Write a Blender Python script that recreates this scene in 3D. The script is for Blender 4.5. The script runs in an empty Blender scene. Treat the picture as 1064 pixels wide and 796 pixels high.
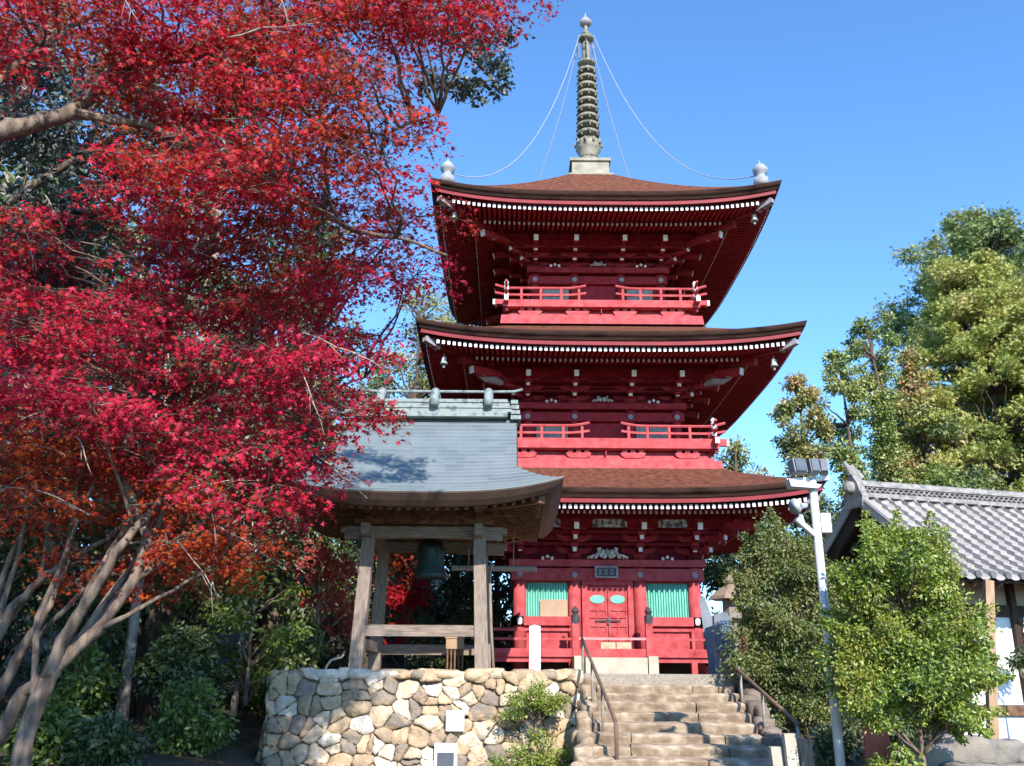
import bpy, math, random
import numpy as np
from mathutils import Vector, Matrix, Quaternion, noise as mnoise
R = math.radians
scene = bpy.context.scene

# ------------------------------------------------------------------ camera, sky, sun, exposure
cam_d = bpy.data.cameras.new('camera'); cam = bpy.data.objects.new('camera', cam_d)
scene.collection.objects.link(cam); scene.camera = cam
cam_d.sensor_width = 36.0; cam_d.lens = 31.47; cam_d.clip_end = 3000; cam_d.clip_start = 0.1
cam.matrix_world = Matrix.Translation((0, 0, 1.6)) @ Matrix.Rotation(R(90 + 18.3), 4, 'X') @ Matrix.Rotation(R(0.4), 4, 'Z')
SUN_EL, SUN_AZ = R(33), R(14)
world = bpy.data.worlds.new('World'); scene.world = world; world.use_nodes = True
wn = world.node_tree.nodes; wl = world.node_tree.links
sky = wn.new('ShaderNodeTexSky'); sky.sky_type = 'NISHITA'; sky.sun_disc = False
sky.sun_elevation = SUN_EL; sky.sun_rotation = math.pi - SUN_AZ
sky.altitude = 1200; sky.air_density = 1.0; sky.dust_density = 0.0; sky.ozone_density = 2.0
wn['Background'].inputs['Strength'].default_value = 0.15
tintn = wn.new('ShaderNodeMix'); tintn.data_type = 'RGBA'; tintn.blend_type = 'MULTIPLY'; tintn.inputs[0].default_value = 1.0
tintn.inputs[7].default_value = (0.62, 0.92, 1.16, 1)      # clear autumn air: a deeper, more cyan blue than the model's
wl.new(sky.outputs['Color'], tintn.inputs[6]); wl.new(tintn.outputs[2], wn['Background'].inputs['Color'])
sun_d = bpy.data.lights.new('sun', 'SUN'); sun = bpy.data.objects.new('sun', sun_d); scene.collection.objects.link(sun)
sun_d.energy = 3.6; sun_d.angle = R(0.53); sun_d.color = (1.0, 0.93, 0.84)
sdir = Vector((math.sin(SUN_AZ) * math.cos(SUN_EL), -math.cos(SUN_AZ) * math.cos(SUN_EL), math.sin(SUN_EL)))
sun.rotation_euler = (-sdir).to_track_quat('-Z', 'Y').to_euler()
sun.location = (10, -20, 30)
vs = scene.view_settings
vs.view_transform = 'Standard'; vs.look = 'None'; vs.gamma = 1.0; vs.use_curve_mapping = False
vs.exposure = 1.15
scene.cycles.max_bounces = 6; scene.cycles.diffuse_bounces = 3; scene.cycles.transparent_max_bounces = 6

# ------------------------------------------------------------------ helpers
def empty(name, loc, rz=0.0):
    o = bpy.data.objects.new(name, None); scene.collection.objects.link(o)
    o.empty_display_size = 0.2; o.location = loc; o.rotation_euler = (0, 0, rz); return o
def tag(o, label=None, cat=None, group=None, kind=None):
    if label: o['label'] = label
    if cat: o['category'] = cat
    if group: o['group'] = group
    if kind: o['kind'] = kind
    return o
def thing(name, label, cat, loc, rz=0.0, group=None):
    return tag(empty(name, loc, rz), label, cat, group)
def chain_off(p):
    v = Vector((0, 0, 0))
    while p is not None:
        v += p.location; p = p.parent
    return v
def copy_tree(o, parent=None):
    c = o.copy(); scene.collection.objects.link(c); c.parent = parent
    for ch in list(o.children): copy_tree(ch, c)
    return c

class MB:
    """collects shapes, builds them as one mesh object"""
    def __init__(s): s.v = []; s.f = []
    def add(s, vs, fs):
        b = len(s.v); s.v.extend([tuple(p) for p in vs]); s.f.extend([tuple(b + i for i in f) for f in fs]); return s
    def box(s, c, d, rz=0.0, M=None):
        x, y, z = d[0] / 2, d[1] / 2, d[2] / 2
        vs = [Vector(p) for p in ((-x,-y,-z),(x,-y,-z),(x,y,-z),(-x,y,-z),(-x,-y,z),(x,-y,z),(x,y,z),(-x,y,z))]
        if M is None: M = Matrix.Rotation(rz, 3, 'Z')
        c = Vector(c)
        return s.add([M @ p + c for p in vs], [(0,3,2,1),(4,5,6,7),(0,1,5,4),(1,2,6,5),(2,3,7,6),(3,0,4,7)])
    def b2(s, x0, x1, y0, y1, z0, z1):
        return s.box(((x0+x1)/2, (y0+y1)/2, (z0+z1)/2), (abs(x1-x0), abs(y1-y0), abs(z1-z0)))
    def bar(s, p0, p1, w, h, up=(0, 0, 1), w1=None, h1=None):
        p0, p1 = Vector(p0), Vector(p1); d = (p1 - p0).normalized(); u = Vector(up)
        x = d.cross(u)
        if x.length < 1e-4: x = d.cross(Vector((0, 1, 0)))
        x.normalize(); u = x.cross(d).normalized()
        w1 = w if w1 is None else w1; h1 = h if h1 is None else h1
        vs = []
        for p, ww, hh in ((p0, w, h), (p1, w1, h1)):
            for a, b in ((-1,-1),(1,-1),(1,1),(-1,1)): vs.append(p + x * (a * ww / 2) + u * (b * hh / 2))
        return s.add(vs, [(0,1,2,3)[::-1],(4,5,6,7),(0,1,5,4)[::1],(1,2,6,5),(2,3,7,6),(3,0,4,7)])
    def tube(s, pts, rad, n=8, cap=True):
        pts = [Vector(p) for p in pts]; m = len(pts)
        if not hasattr(rad, '__len__'): rad = [rad] * m
        vs = []; ref = None
        for i, p in enumerate(pts):
            d = (pts[min(i+1, m-1)] - pts[max(i-1, 0)])
            if d.length < 1e-9: d = Vector((0, 0, 1))
            d.normalize()
            if ref is None:
                ref = d.cross(Vector((0, 0, 1)))
                if ref.length < 1e-3: ref = d.cross(Vector((0, 1, 0)))
            x = (ref - d * ref.dot(d))
            if x.length < 1e-6: x = d.orthogonal()
            x.normalize(); ref = x; y = d.cross(x)
            for k in range(n):
                a = 2 * math.pi * k / n; vs.append(p + (x * math.cos(a) + y * math.sin(a)) * rad[i])
        fs = []
        for i in range(m - 1):
            for k in range(n):
                k2 = (k + 1) % n; fs.append((i*n+k, i*n+k2, (i+1)*n+k2, (i+1)*n+k))
        if cap: fs.append(tuple(range(n))[::-1]); fs.append(tuple((m-1)*n + k for k in range(n)))
        return s.add(vs, fs)
    def lathe(s, prof, c=(0, 0, 0), n=20, sq=1.0):
        m = len(prof); vs = []; c = Vector(c)
        for r, z in prof:
            for k in range(n):
                a = 2 * math.pi * k / n; vs.append(c + Vector((r * math.cos(a), r * sq * math.sin(a), z)))
        fs = []
        for i in range(m - 1):
            for k in range(n):
                k2 = (k + 1) % n; fs.append((i*n+k, i*n+k2, (i+1)*n+k2, (i+1)*n+k))
        fs.append(tuple(range(n))[::-1]); fs.append(tuple((m-1)*n + k for k in range(n)))
        return s.add(vs, fs)
    def prism(s, poly, d):
        """poly: list of 3D points (planar), d: extrusion vector"""
        d = Vector(d); a = [Vector(p) for p in poly]; n = len(a)
        vs = a + [p + d for p in a]
        return s.add(vs, [tuple(range(n))[::-1], tuple(range(n, 2*n))] + [(i, (i+1) % n, n + (i+1) % n, n + i) for i in range(n)])
    def grid(s, P):
        """P: 2-D list of points"""
        m, n = len(P), len(P[0]); vs = [p for row in P for p in row]
        return s.add(vs, [(i*n+j, i*n+j+1, (i+1)*n+j+1, (i+1)*n+j) for i in range(m-1) for j in range(n-1)])
    def ball(s, c, r, n=10, sz=1.0):
        prof = [(max(1e-3, r*math.sin(math.pi*i/8)), -r*sz*math.cos(math.pi*i/8)) for i in range(9)]
        return s.lathe(prof, c, n)
    def rock(s, c, d, seed=0, sub=2, rough=0.22):
        import bmesh
        bm = bmesh.new(); bmesh.ops.create_icosphere(bm, subdivisions=sub, radius=1.0)
        sv = Vector((seed * 3.7, seed * 1.3, seed * 5.1)); vs = []
        for v in bm.verts:
            p = v.co.copy()
            q = Vector([math.copysign(abs(t) ** 0.62, t) for t in p])
            k = 1 + rough * mnoise.noise(p * 1.3 + sv) + rough * 0.5 * mnoise.noise(p * 3.1 + sv)
            q *= k * 0.85
            vs.append(Vector(c) + Vector((q.x * d[0] / 2, q.y * d[1] / 2, q.z * d[2] / 2)))
        fs = [tuple(v.index for v in f.verts) for f in bm.faces]; bm.free()
        return s.add(vs, fs)
    def build(s, name, m, parent=None, smooth=False, local=False):
        me = bpy.data.meshes.new(name)
        off = Vector((0, 0, 0)) if local else chain_off(parent)
        me.from_pydata([Vector(p) - off for p in s.v], [], s.f)
        me.materials.append(m)
        if smooth: me.shade_smooth()
        o = bpy.data.objects.new(name, me); scene.collection.objects.link(o)
        if parent is not None: o.parent = parent
        return o

# ------------------------------------------------------------------ materials
def nd(nt, t, **kw):
    n = nt.nodes.new(t)
    for k, v in kw.items(): setattr(n, k, v)
    return n
def mat(name, c1, c2=None, scale=3.0, rough=0.7, bump=0.0, bscale=20.0, c3=None, stretch=None, metal=0.0, spec=0.3, detail=6.0, island=0.0, lo=0.35, hi=0.65, more=()):
    m = bpy.data.materials.new(name); m.use_nodes = True; nt = m.node_tree
    p = nt.nodes['Principled BSDF']; L = nt.links
    p.inputs['Roughness'].default_value = rough; p.inputs['Metallic'].default_value = metal
    p.inputs['Specular IOR Level'].default_value = spec
    tc = nd(nt, 'ShaderNodeTexCoord'); src = tc.outputs['Object']
    if stretch:
        mp = nd(nt, 'ShaderNodeMapping'); mp.inputs['Scale'].default_value = stretch; L.new(src, mp.inputs['Vector']); src = mp.outputs['Vector']
    if c2 is None: c2 = tuple(x * 0.75 for x in c1)
    nz = nd(nt, 'ShaderNodeTexNoise'); nz.inputs['Scale'].default_value = scale; nz.inputs['Detail'].default_value = detail
    L.new(src, nz.inputs['Vector'])
    rp = nd(nt, 'ShaderNodeValToRGB'); e = rp.color_ramp.elements
    e[0].position = lo; e[0].color = (*c1, 1); e[1].position = hi; e[1].color = (*c2, 1)
    if c3: k = e.new((lo + hi) / 2); k.color = (*c3, 1)
    for pos_, col_ in more: k = e.new(pos_); k.color = (*col_, 1)
    fac = nz.outputs['Fac']
    if island:
        g = nd(nt, 'ShaderNodeNewGeometry'); mx = nd(nt, 'ShaderNodeMix'); mx.inputs[0].default_value = island
        L.new(nz.outputs['Fac'], mx.inputs[2]); L.new(g.outputs['Random Per Island'], mx.inputs[3]); fac = mx.outputs[0]
    L.new(fac, rp.inputs['Fac']); L.new(rp.outputs['Color'], p.inputs['Base Color'])
    if bump:
        n2 = nd(nt, 'ShaderNodeTexNoise'); n2.inputs['Scale'].default_value = bscale; n2.inputs['Detail'].default_value = 5
        L.new(src, n2.inputs['Vector'])
        b = nd(nt, 'ShaderNodeBump'); b.inputs['Strength'].default_value = bump; b.inputs['Distance'].default_value = 0.03
        L.new(n2.outputs['Fac'], b.inputs['Height']); L.new(b.outputs['Normal'], p.inputs['Normal'])
    return m
def leafmat(name, cols, trans=0.4, nscale=0.8, nmix=0.45, rough=0.55, gloss=0.06, tint=None):
    """leaf pigment: varies leaf by leaf and in patches through the crown"""
    m = bpy.data.materials.new(name); m.use_nodes = True; nt = m.node_tree; L = nt.links
    nt.nodes.remove(nt.nodes['Principled BSDF']); out = nt.nodes['Material Output']
    g = nd(nt, 'ShaderNodeNewGeometry'); tc = nd(nt, 'ShaderNodeTexCoord')
    nz = nd(nt, 'ShaderNodeTexNoise'); nz.inputs['Scale'].default_value = nscale; nz.inputs['Detail'].default_value = 2
    L.new(tc.outputs['Object'], nz.inputs['Vector'])
    mr = nd(nt, 'ShaderNodeMapRange'); mr.inputs[1].default_value = 0.32; mr.inputs[2].default_value = 0.68
    L.new(nz.outputs['Fac'], mr.inputs[0])
    mx = nd(nt, 'ShaderNodeMix'); mx.inputs[0].default_value = nmix
    L.new(g.outputs['Random Per Island'], mx.inputs[2]); L.new(mr.outputs[0], mx.inputs[3])
    rp = nd(nt, 'ShaderNodeValToRGB'); e = rp.color_ramp.elements
    n = len(cols)
    e[0].position = 0.12; e[0].color = (*cols[0], 1); e[1].position = 0.88; e[1].color = (*cols[-1], 1)
    for i in range(1, n - 1): k = e.new(0.12 + 0.76 * i / (n - 1)); k.color = (*cols[i], 1)
    L.new(mx.outputs[0], rp.inputs['Fac'])
    d = nd(nt, 'ShaderNodeBsdfDiffuse'); t = nd(nt, 'ShaderNodeBsdfTranslucent'); gl = nd(nt, 'ShaderNodeBsdfGlossy')
    gl.inputs['Roughness'].default_value = rough; gl.inputs['Color'].default_value = (1, 1, 1, 1)
    L.new(rp.outputs['Color'], d.inputs['Color'])
    if tint:
        mm = nd(nt, 'ShaderNodeMix', data_type='RGBA', blend_type='MULTIPLY'); mm.inputs[0].default_value = 1
        L.new(rp.outputs['Color'], mm.inputs[6]); mm.inputs[7].default_value = (*tint, 1); L.new(mm.outputs[2], t.inputs['Color'])
    else: L.new(rp.outputs['Color'], t.inputs['Color'])
    m1 = nd(nt, 'ShaderNodeMixShader'); m1.inputs[0].default_value = trans
    L.new(d.outputs[0], m1.inputs[1]); L.new(t.outputs[0], m1.inputs[2])
    m2 = nd(nt, 'ShaderNodeMixShader'); m2.inputs[0].default_value = gloss
    L.new(m1.outputs[0], m2.inputs[1]); L.new(gl.outputs[0], m2.inputs[2]); L.new(m2.outputs[0], out.inputs['Surface'])
    return m

RED = mat('vermilion_paint', (0.36, 0.034, 0.042), (0.18, 0.013, 0.018), 5.0, 0.7, 0.25, 40, c3=(0.30, 0.025, 0.033), lo=0.28, hi=0.78, detail=10, spec=.15)
REDW = mat('weathered_vermilion', (0.44, 0.105, 0.108), (0.23, 0.032, 0.037), 5.0, 0.75, 0.25, 40, c3=(0.41, 0.070, 0.075), lo=0.28, hi=0.80, detail=10, more=[(.42, (.43, .085, .09)), (.66, (.37, .052, .058))], spec=.15)
REDD = mat('deep_shaded_red', (0.25, 0.016, 0.023), (0.18, 0.011, 0.017), 2.0, 0.6, 0.06, 30)  # deeper roof red, also darkened to stand for the under-eave shade
WHITE = mat('white_paint', (0.82, 0.82, 0.80), (0.70, 0.69, 0.66), 6, 0.6)
BARK = mat('cypress_bark', (0.20, 0.085, 0.050), (0.075, 0.032, 0.024), 7, 0.95, 1.0, 30, c3=(0.15, 0.056, 0.035), spec=0.05, detail=12, more=[(.40, (.17, .062, .038)), (.60, (.11, .045, .030))])
BARKE = mat('cypress_bark_edge', (0.050, 0.022, 0.019), (0.028, 0.012, 0.011), 1.2, 0.95, 0.5, 30, c3=(0.060, 0.032, 0.024), stretch=(1, 1, 5), spec=0.1)
GREY = mat('oxidised_metal', (0.34, 0.31, 0.32), (0.24, 0.21, 0.22), 5, 0.6, 0.1, 40, spec=0.4)
DARKM = mat('dark_iron', (0.06, 0.065, 0.075), (0.035, 0.036, 0.04), 8, 0.5, spec=0.4)
BRONZE = mat('weathered_bronze', (0.20, 0.18, 0.13), (0.07, 0.072, 0.06), 6, 0.6, 0.15, 30, c3=(0.26, 0.24, 0.18), spec=0.4)
CHAIN = mat('pale_chain', (0.32, 0.35, 0.38), (0.26, 0.29, 0.32), 6, 0.5)
SHUT = mat('green_shutter_paint', (0.13, 0.44, 0.34), (0.17, 0.52, 0.42), 3, 0.6)
WOOD = mat('weathered_timber', (0.32, 0.26, 0.215), (0.20, 0.155, 0.125), 5.0, 0.85, 0.35, 30, c3=(0.27, 0.215, 0.175), stretch=(8, 8, 0.8), spec=0.15)
WOODH = mat('weathered_beam', (0.31, 0.25, 0.205), (0.18, 0.14, 0.11), 5.0, 0.85, 0.35, 30, c3=(0.25, 0.20, 0.16), stretch=(0.8, 8, 8), spec=0.15)
WOODB = mat('brown_timber', (0.24, 0.13, 0.075), (0.10, 0.055, 0.035), 2.5, 0.8, 0.3, 30, c3=(0.18, 0.10, 0.06), stretch=(3, 3, 3), spec=0.15)
WOODD = mat('dark_timber', (0.075, 0.05, 0.038), (0.04, 0.026, 0.02), 3, 0.8, 0.3, 30, spec=0.15)
COPPER = mat('aged_copper_sheet', (0.22, 0.27, 0.29), (0.155, 0.195, 0.22), 0.9, 0.42, 0.06, 8, c3=(0.26, 0.31, 0.325), stretch=(6, 0.7, 0.7), spec=0.5, lo=0.3, hi=0.7)
PATINA = mat('verdigris_copper', (0.20, 0.24, 0.23), (0.10, 0.125, 0.125), 6, 0.65, 0.15, 20, c3=(0.26, 0.30, 0.285))
BELLM = mat('bell_bronze', (0.025, 0.06, 0.05), (0.015, 0.03, 0.028), 5, 0.45, 0.1, 30, spec=0.5)
STONE = mat('field_stone', (0.64, 0.57, 0.48), (0.24, 0.20, 0.165), 7.0, 0.9, 0.9, 22, c3=(0.50, 0.37, 0.23), island=0.52, spec=0.12, lo=0.30, hi=0.72, more=[(.40, (.54, .44, .32)), (.61, (.40, .29, .185))])
STEP = mat('sandstone_step', (0.30, 0.235, 0.17), (0.15, 0.112, 0.08), 5.5, 0.9, 0.7, 18, c3=(0.26, 0.192, 0.13), island=0.12, detail=12, more=[(.37, (.36, .29, .21)), (.62, (.19, .137, .095))], spec=0.15, lo=0.2, hi=0.8)
ROCK = mat('grey_rock', (0.36, 0.34, 0.31), (0.18, 0.165, 0.15), 5, 0.9, 0.5, 16, c3=(0.30, 0.26, 0.21), island=0.4, spec=0.15, lo=0.2, hi=0.8)
nt_ = STEP.node_tree; g_ = nd(nt_, 'ShaderNodeNewGeometry'); sp_ = nd(nt_, 'ShaderNodeSeparateXYZ'); mr_ = nd(nt_, 'ShaderNodeMapRange')   # upward faces made paler, upright faces stay near the base colour
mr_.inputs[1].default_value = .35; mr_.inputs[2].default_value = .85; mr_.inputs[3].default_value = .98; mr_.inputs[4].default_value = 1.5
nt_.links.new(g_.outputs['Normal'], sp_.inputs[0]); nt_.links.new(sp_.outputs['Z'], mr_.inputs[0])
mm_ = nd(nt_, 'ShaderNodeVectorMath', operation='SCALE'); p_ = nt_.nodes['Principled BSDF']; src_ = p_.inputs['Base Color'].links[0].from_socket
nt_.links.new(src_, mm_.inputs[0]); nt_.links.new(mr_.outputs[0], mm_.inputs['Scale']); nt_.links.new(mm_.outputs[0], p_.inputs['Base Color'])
MORTAR = mat('dark_joint', (0.15, 0.12, 0.085), (0.10, 0.085, 0.065), 6, 0.95, 0.3, 30)
CONC = mat('pale_stone_block', (0.50, 0.44, 0.36), (0.40, 0.35, 0.28), 3, 0.9, 0.2, 30)
PLASTER = mat('white_plaster', (0.80, 0.80, 0.80), (0.72, 0.72, 0.71), 2, 0.8)
BEIGE = mat('beige_plaster', (0.42, 0.34, 0.27), (0.34, 0.27, 0.21), 2, 0.85)
TILE = mat('grey_roof_tile', (0.42, 0.385, 0.355), (0.25, 0.228, 0.212), 3.0, 0.6, 0.12, 25, c3=(0.34, 0.312, 0.29), island=0.35, spec=0.4, lo=0.1, hi=0.9)
TILED = mat('dark_roof_tile', (0.15, 0.15, 0.16), (0.09, 0.09, 0.095), 5, 0.6, 0.2, 25)
TILEL = mat('pale_ridge_tile', (0.34, 0.315, 0.29), (0.17, 0.16, 0.15), 8, 0.65, 0.2, 25)
STEEL = mat('galvanised_steel', (0.62, 0.64, 0.66), (0.50, 0.52, 0.54), 5, 0.45, spec=0.5)
RUST = mat('rusty_pipe', (0.21, 0.125, 0.09), (0.13, 0.085, 0.065), 8, 0.8, 0.2, 60)
PIPE = mat('grey_green_pipe', (0.30, 0.29, 0.24), (0.19, 0.17, 0.14), 8, 0.7, 0.1, 60)
TRUNK = mat('maple_bark', (0.25, 0.19, 0.145), (0.085, 0.060, 0.046), 5, 0.9, 0.4, 25, c3=(0.155, 0.115, 0.09), stretch=(3, 3, 0.8), spec=0.1)
TRUNKL = mat('pale_bark', (0.44, 0.39, 0.33), (0.22, 0.18, 0.15), 5, 0.9, 0.4, 25, c3=(0.34, 0.29, 0.24), spec=0.1)
CEDAR = mat('cedar_bark', (0.16, 0.115, 0.085), (0.07, 0.05, 0.038), 5, 0.95, 0.5, 20, stretch=(4, 4, 0.6), spec=0.1)
EARTH = mat('forest_soil', (0.075, 0.055, 0.035), (0.045, 0.04, 0.022), 1.5, 0.95, 0.5, 8, c3=(0.10, 0.07, 0.045))
GRAVEL = mat('terrace_gravel', (0.34, 0.30, 0.25), (0.24, 0.21, 0.17), 25, 0.95, 0.4, 60)
MAPLE = leafmat('crimson_maple_leaf', [(0.13, 0.036, 0.008), (0.40, 0.045, 0.010), (0.40, 0.008, 0.018), (0.58, 0.014, 0.046), (0.48, 0.050, 0.014), (0.17, 0.045, 0.010)], 0.42, 0.42, nmix=.68, gloss=.015)
MAPLE2 = leafmat('scarlet_maple_leaf', [(0.11, 0.022, 0.008), (0.34, 0.006, 0.020), (0.58, 0.016, 0.064), (0.52, 0.012, 0.046), (0.40, 0.030, 0.014), (0.14, 0.030, 0.008)], 0.42, 0.42, nmix=.68, gloss=.015)
MAPLEO = leafmat('orange_maple_leaf', [(0.18, 0.012, 0.010), (0.36, 0.030, 0.010), (0.48, 0.095, 0.010), (0.38, 0.018, 0.020), (0.20, 0.034, 0.008)], 0.42, 0.45, nmix=.6, gloss=.015)
MAPLEP = leafmat('pink_maple_leaf', [(0.52, 0.10, 0.06), (0.56, 0.035, 0.04), (0.50, 0.13, 0.08)], 0.42, 0.5)
EVER = leafmat('evergreen_leaf', [(0.024, 0.044, 0.010), (0.055, 0.088, 0.016), (0.12, 0.15, 0.026)], 0.22, 0.5)
EVERB = leafmat('bright_evergreen_leaf', [(0.06, 0.10, 0.012), (0.13, 0.19, 0.020), (0.22, 0.29, 0.032)], 0.3, 0.6)
OAK = leafmat('blue_green_oak_leaf', [(0.025, 0.040, 0.030), (0.045, 0.062, 0.048), (0.07, 0.09, 0.065)], 0.15, 0.6)
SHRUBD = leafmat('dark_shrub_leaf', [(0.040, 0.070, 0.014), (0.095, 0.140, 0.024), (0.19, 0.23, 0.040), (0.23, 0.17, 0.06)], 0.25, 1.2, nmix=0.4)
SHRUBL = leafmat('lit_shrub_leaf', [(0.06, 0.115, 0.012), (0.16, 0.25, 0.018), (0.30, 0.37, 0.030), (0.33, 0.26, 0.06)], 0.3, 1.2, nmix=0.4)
CYPR = leafmat('yellow_green_cypress', [(0.11, 0.17, 0.025), (0.27, 0.33, 0.04), (0.42, 0.43, 0.07), (0.50, 0.36, 0.13)], 0.25, 0.35, nmix=0.5)
DARKC = leafmat('dark_conifer', [(0.04, 0.085, 0.022), (0.11, 0.18, 0.04), (0.28, 0.33, 0.06), (0.30, 0.26, 0.09)], 0.2, 0.3, nmix=0.5)
AUTC = leafmat('autumn_mixed_leaf', [(0.06, 0.10, 0.04), (0.18, 0.23, 0.05), (0.36, 0.34, 0.09), (0.48, 0.20, 0.12)], 0.25, 0.3, nmix=0.5)
YEL = leafmat('yellow_leaf', [(0.36, 0.24, 0.04), (0.48, 0.32, 0.05), (0.28, 0.24, 0.05)], 0.3, 0.6)

# ------------------------------------------------------------------ foliage
def star_leaf():
    tips = [(-100, 0.50), (-38, 0.82), (0, 1.0), (38, 0.82), (100, 0.50)]
    V = [(0, 0, 0)]; sin = [(-150, 0.16)]
    for i in range(4): sin.append(((tips[i][0] + tips[i+1][0]) / 2, 0.33))
    sin.append((150, 0.16)); F = []
    for i, (a, r) in enumerate(tips):
        b = len(V)
        for aa, rr in (sin[i], (a, r), sin[i+1]):
            t = R(aa + 90); V.append((rr * math.cos(t), rr * math.sin(t), -0.22 * rr * rr))
        F.append((0, b, b+1)); F.append((0, b+1, b+2))
    return np.array(V), np.array(F)
def oval_leaf():
    V = [(0, 0, 0), (0.22, 0.35, 0.05), (0.20, 0.72, 0.03), (0, 1, -0.08), (-0.20, 0.72, 0.03), (-0.22, 0.35, 0.05), (0, 0.5, -0.02)]
    F = [(0,1,6),(1,2,6),(2,3,6),(3,4,6),(4,5,6),(5,0,6)]
    return np.array(V), np.array(F)
def tuft_leaf():
    """a small spray of needles/leaflets: three crossed blades"""
    V = []; F = []
    for a in (-35, 0, 35):
        t = R(a); d = (math.sin(t), math.cos(t)); p = (d[1], -d[0]); b = len(V)
        V += [(0, 0, 0), (d[0]*.5 + p[0]*.13, d[1]*.5 + p[1]*.13, .06), (d[0], d[1], -.1 - abs(a)*.002), (d[0]*.5 - p[0]*.13, d[1]*.5 - p[1]*.13, .02)]
        F += [(b, b+1, b+2), (b, b+2, b+3)]
    return np.array(V), np.array(F)
STAR, OVAL, TUFT = star_leaf(), oval_leaf(), tuft_leaf()
def scatter(name, tmpl, pos, size, m, parent=None, up=1.0, bias=(0, 0, 1), seed=1, fwd=None):
    rng = np.random.default_rng(seed); pos = np.asarray(pos, dtype=float); N = len(pos)
    if parent is not None: pos = pos - np.array(chain_off(parent))
    tv, tf = tmpl
    n = rng.normal(size=(N, 3)); n /= np.linalg.norm(n, axis=1, keepdims=True)
    n = n + np.array(bias) * up; n /= np.linalg.norm(n, axis=1, keepdims=True)
    d = rng.normal(size=(N, 3)) if fwd is None else fwd + rng.normal(size=(N, 3)) * 0.35
    y = d - n * (d * n).sum(1, keepdims=True); y /= np.linalg.norm(y, axis=1, keepdims=True) + 1e-9
    x = np.cross(y, n)
    s = size * rng.uniform(0.5, 1.4, size=(N, 1, 1))
    V = (tv[None, :, 0:1] * x[:, None] + tv[None, :, 1:2] * y[:, None] + tv[None, :, 2:3] * n[:, None]) * s + pos[:, None]
    k = len(tv); F = (tf[None] + (np.arange(N) * k)[:, None, None]).reshape(-1, tf.shape[1])
    me = bpy.data.meshes.new(name); V = V.reshape(-1, 3)
    me.vertices.add(len(V)); me.vertices.foreach_set('co', V.astype(np.float32).ravel())
    me.loops.add(F.size); me.loops.foreach_set('vertex_index', F.astype(np.int32).ravel())
    me.polygons.add(len(F)); me.polygons.foreach_set('loop_start', np.arange(0, F.size, F.shape[1], dtype=np.int32))
    me.update(calc_edges=True); me.materials.append(m)
    o = bpy.data.objects.new(name, me); scene.collection.objects.link(o)
    if parent is not None: o.parent = parent
    return o
def curve(p0, p1, sag=0.1, n=6, wob=0.05, rnd=random):
    p0, p1 = Vector(p0), Vector(p1); L = (p1 - p0).length; out = []
    for i in range(n + 1):
        t = i / n; p = p0.lerp(p1, t); p.z += sag * L * math.sin(math.pi * t)
        if 0 < i < n: p += Vector((rnd.uniform(-1, 1), rnd.uniform(-1, 1), rnd.uniform(-1, 1))) * wob * L
        out.append(p)
    return out
def blob_points(rng, c, rad, n, shell=0.55, soft=1.0):
    d = rng.normal(size=(n, 3)); d /= np.linalg.norm(d, axis=1, keepdims=True)
    r = np.minimum(1.15 * soft, np.abs(rng.normal(0, .38 * soft, size=(n, 1))) + rng.uniform(.15, .6, size=(n, 1)))
    p = np.array(c) + d * r * np.array(rad); p[:, 2] -= .25 * (d[:, 0] ** 2 + d[:, 1] ** 2) * r[:, 0] * rad[2]
    return p, d
def tree(name, label, base, top_z, clumps, leaf, m, trunk_r=0.25, bark=None, group=None, cat='tree', size=0.25, n=160, lean=(0, 0), seed=3, up=0.4, bias=(0.1, -0.5, 0.8), flat=0.6, branches=True, trunk_top=None, limb_to=9999, soft=1.0):
    """clumps: list of (x,y,z,r) in metres relative to the base"""
    rng = np.random.default_rng(seed); rnd = random.Random(seed)
    t = thing(name, label, cat, base, 0, group); B = Vector(base)
    tb = MB(); H = top_z if trunk_top is None else trunk_top
    P = []
    for i in range(9):
        k = i / 8; P.append(B + Vector((lean[0]*k + rnd.uniform(-.04, .04)*H*.3*k, lean[1]*k + rnd.uniform(-.04, .04)*H*.3*k, -0.3 + (H + .3)*k)))
    tb.tube(P, [trunk_r * (1 - 0.85 * i / 8) * (1.35 if i == 0 else 1) for i in range(9)], 8)
    tb.build('trunk', bark or CEDAR, t, True)
    lb = MB(); pts = []; fw = []
    for ci, (x, y, z, r) in enumerate(clumps):
        c = B + Vector((x, y, z))
        if branches and ci < limb_to:
            s = min(P, key=lambda q: abs(q.z - (c.z - r * 1.2 - 0.35 * math.hypot(x, y))))
            lb.tube(curve(s, c, 0.05, 5, 0.05, rnd), [trunk_r * .28 * (1 - .8 * i / 5) + 0.006 for i in range(6)], 5)
        k = max(8, int(n * min(1, (r / clumps[0][3]) ** 2 + .1) * rnd.uniform(0.7, 1.3)))
        p, d = blob_points(rng, c, (r, r, r * flat), k, 0.25, soft); pts.append(p); fw.append(d + np.array((0, 0, -0.35)))
    if branches: lb.build('limbs', bark or CEDAR, t, True)
    scatter('crown', leaf, np.concatenate(pts), size, m, t, up, bias, seed, np.concatenate(fw))
    return t
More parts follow.
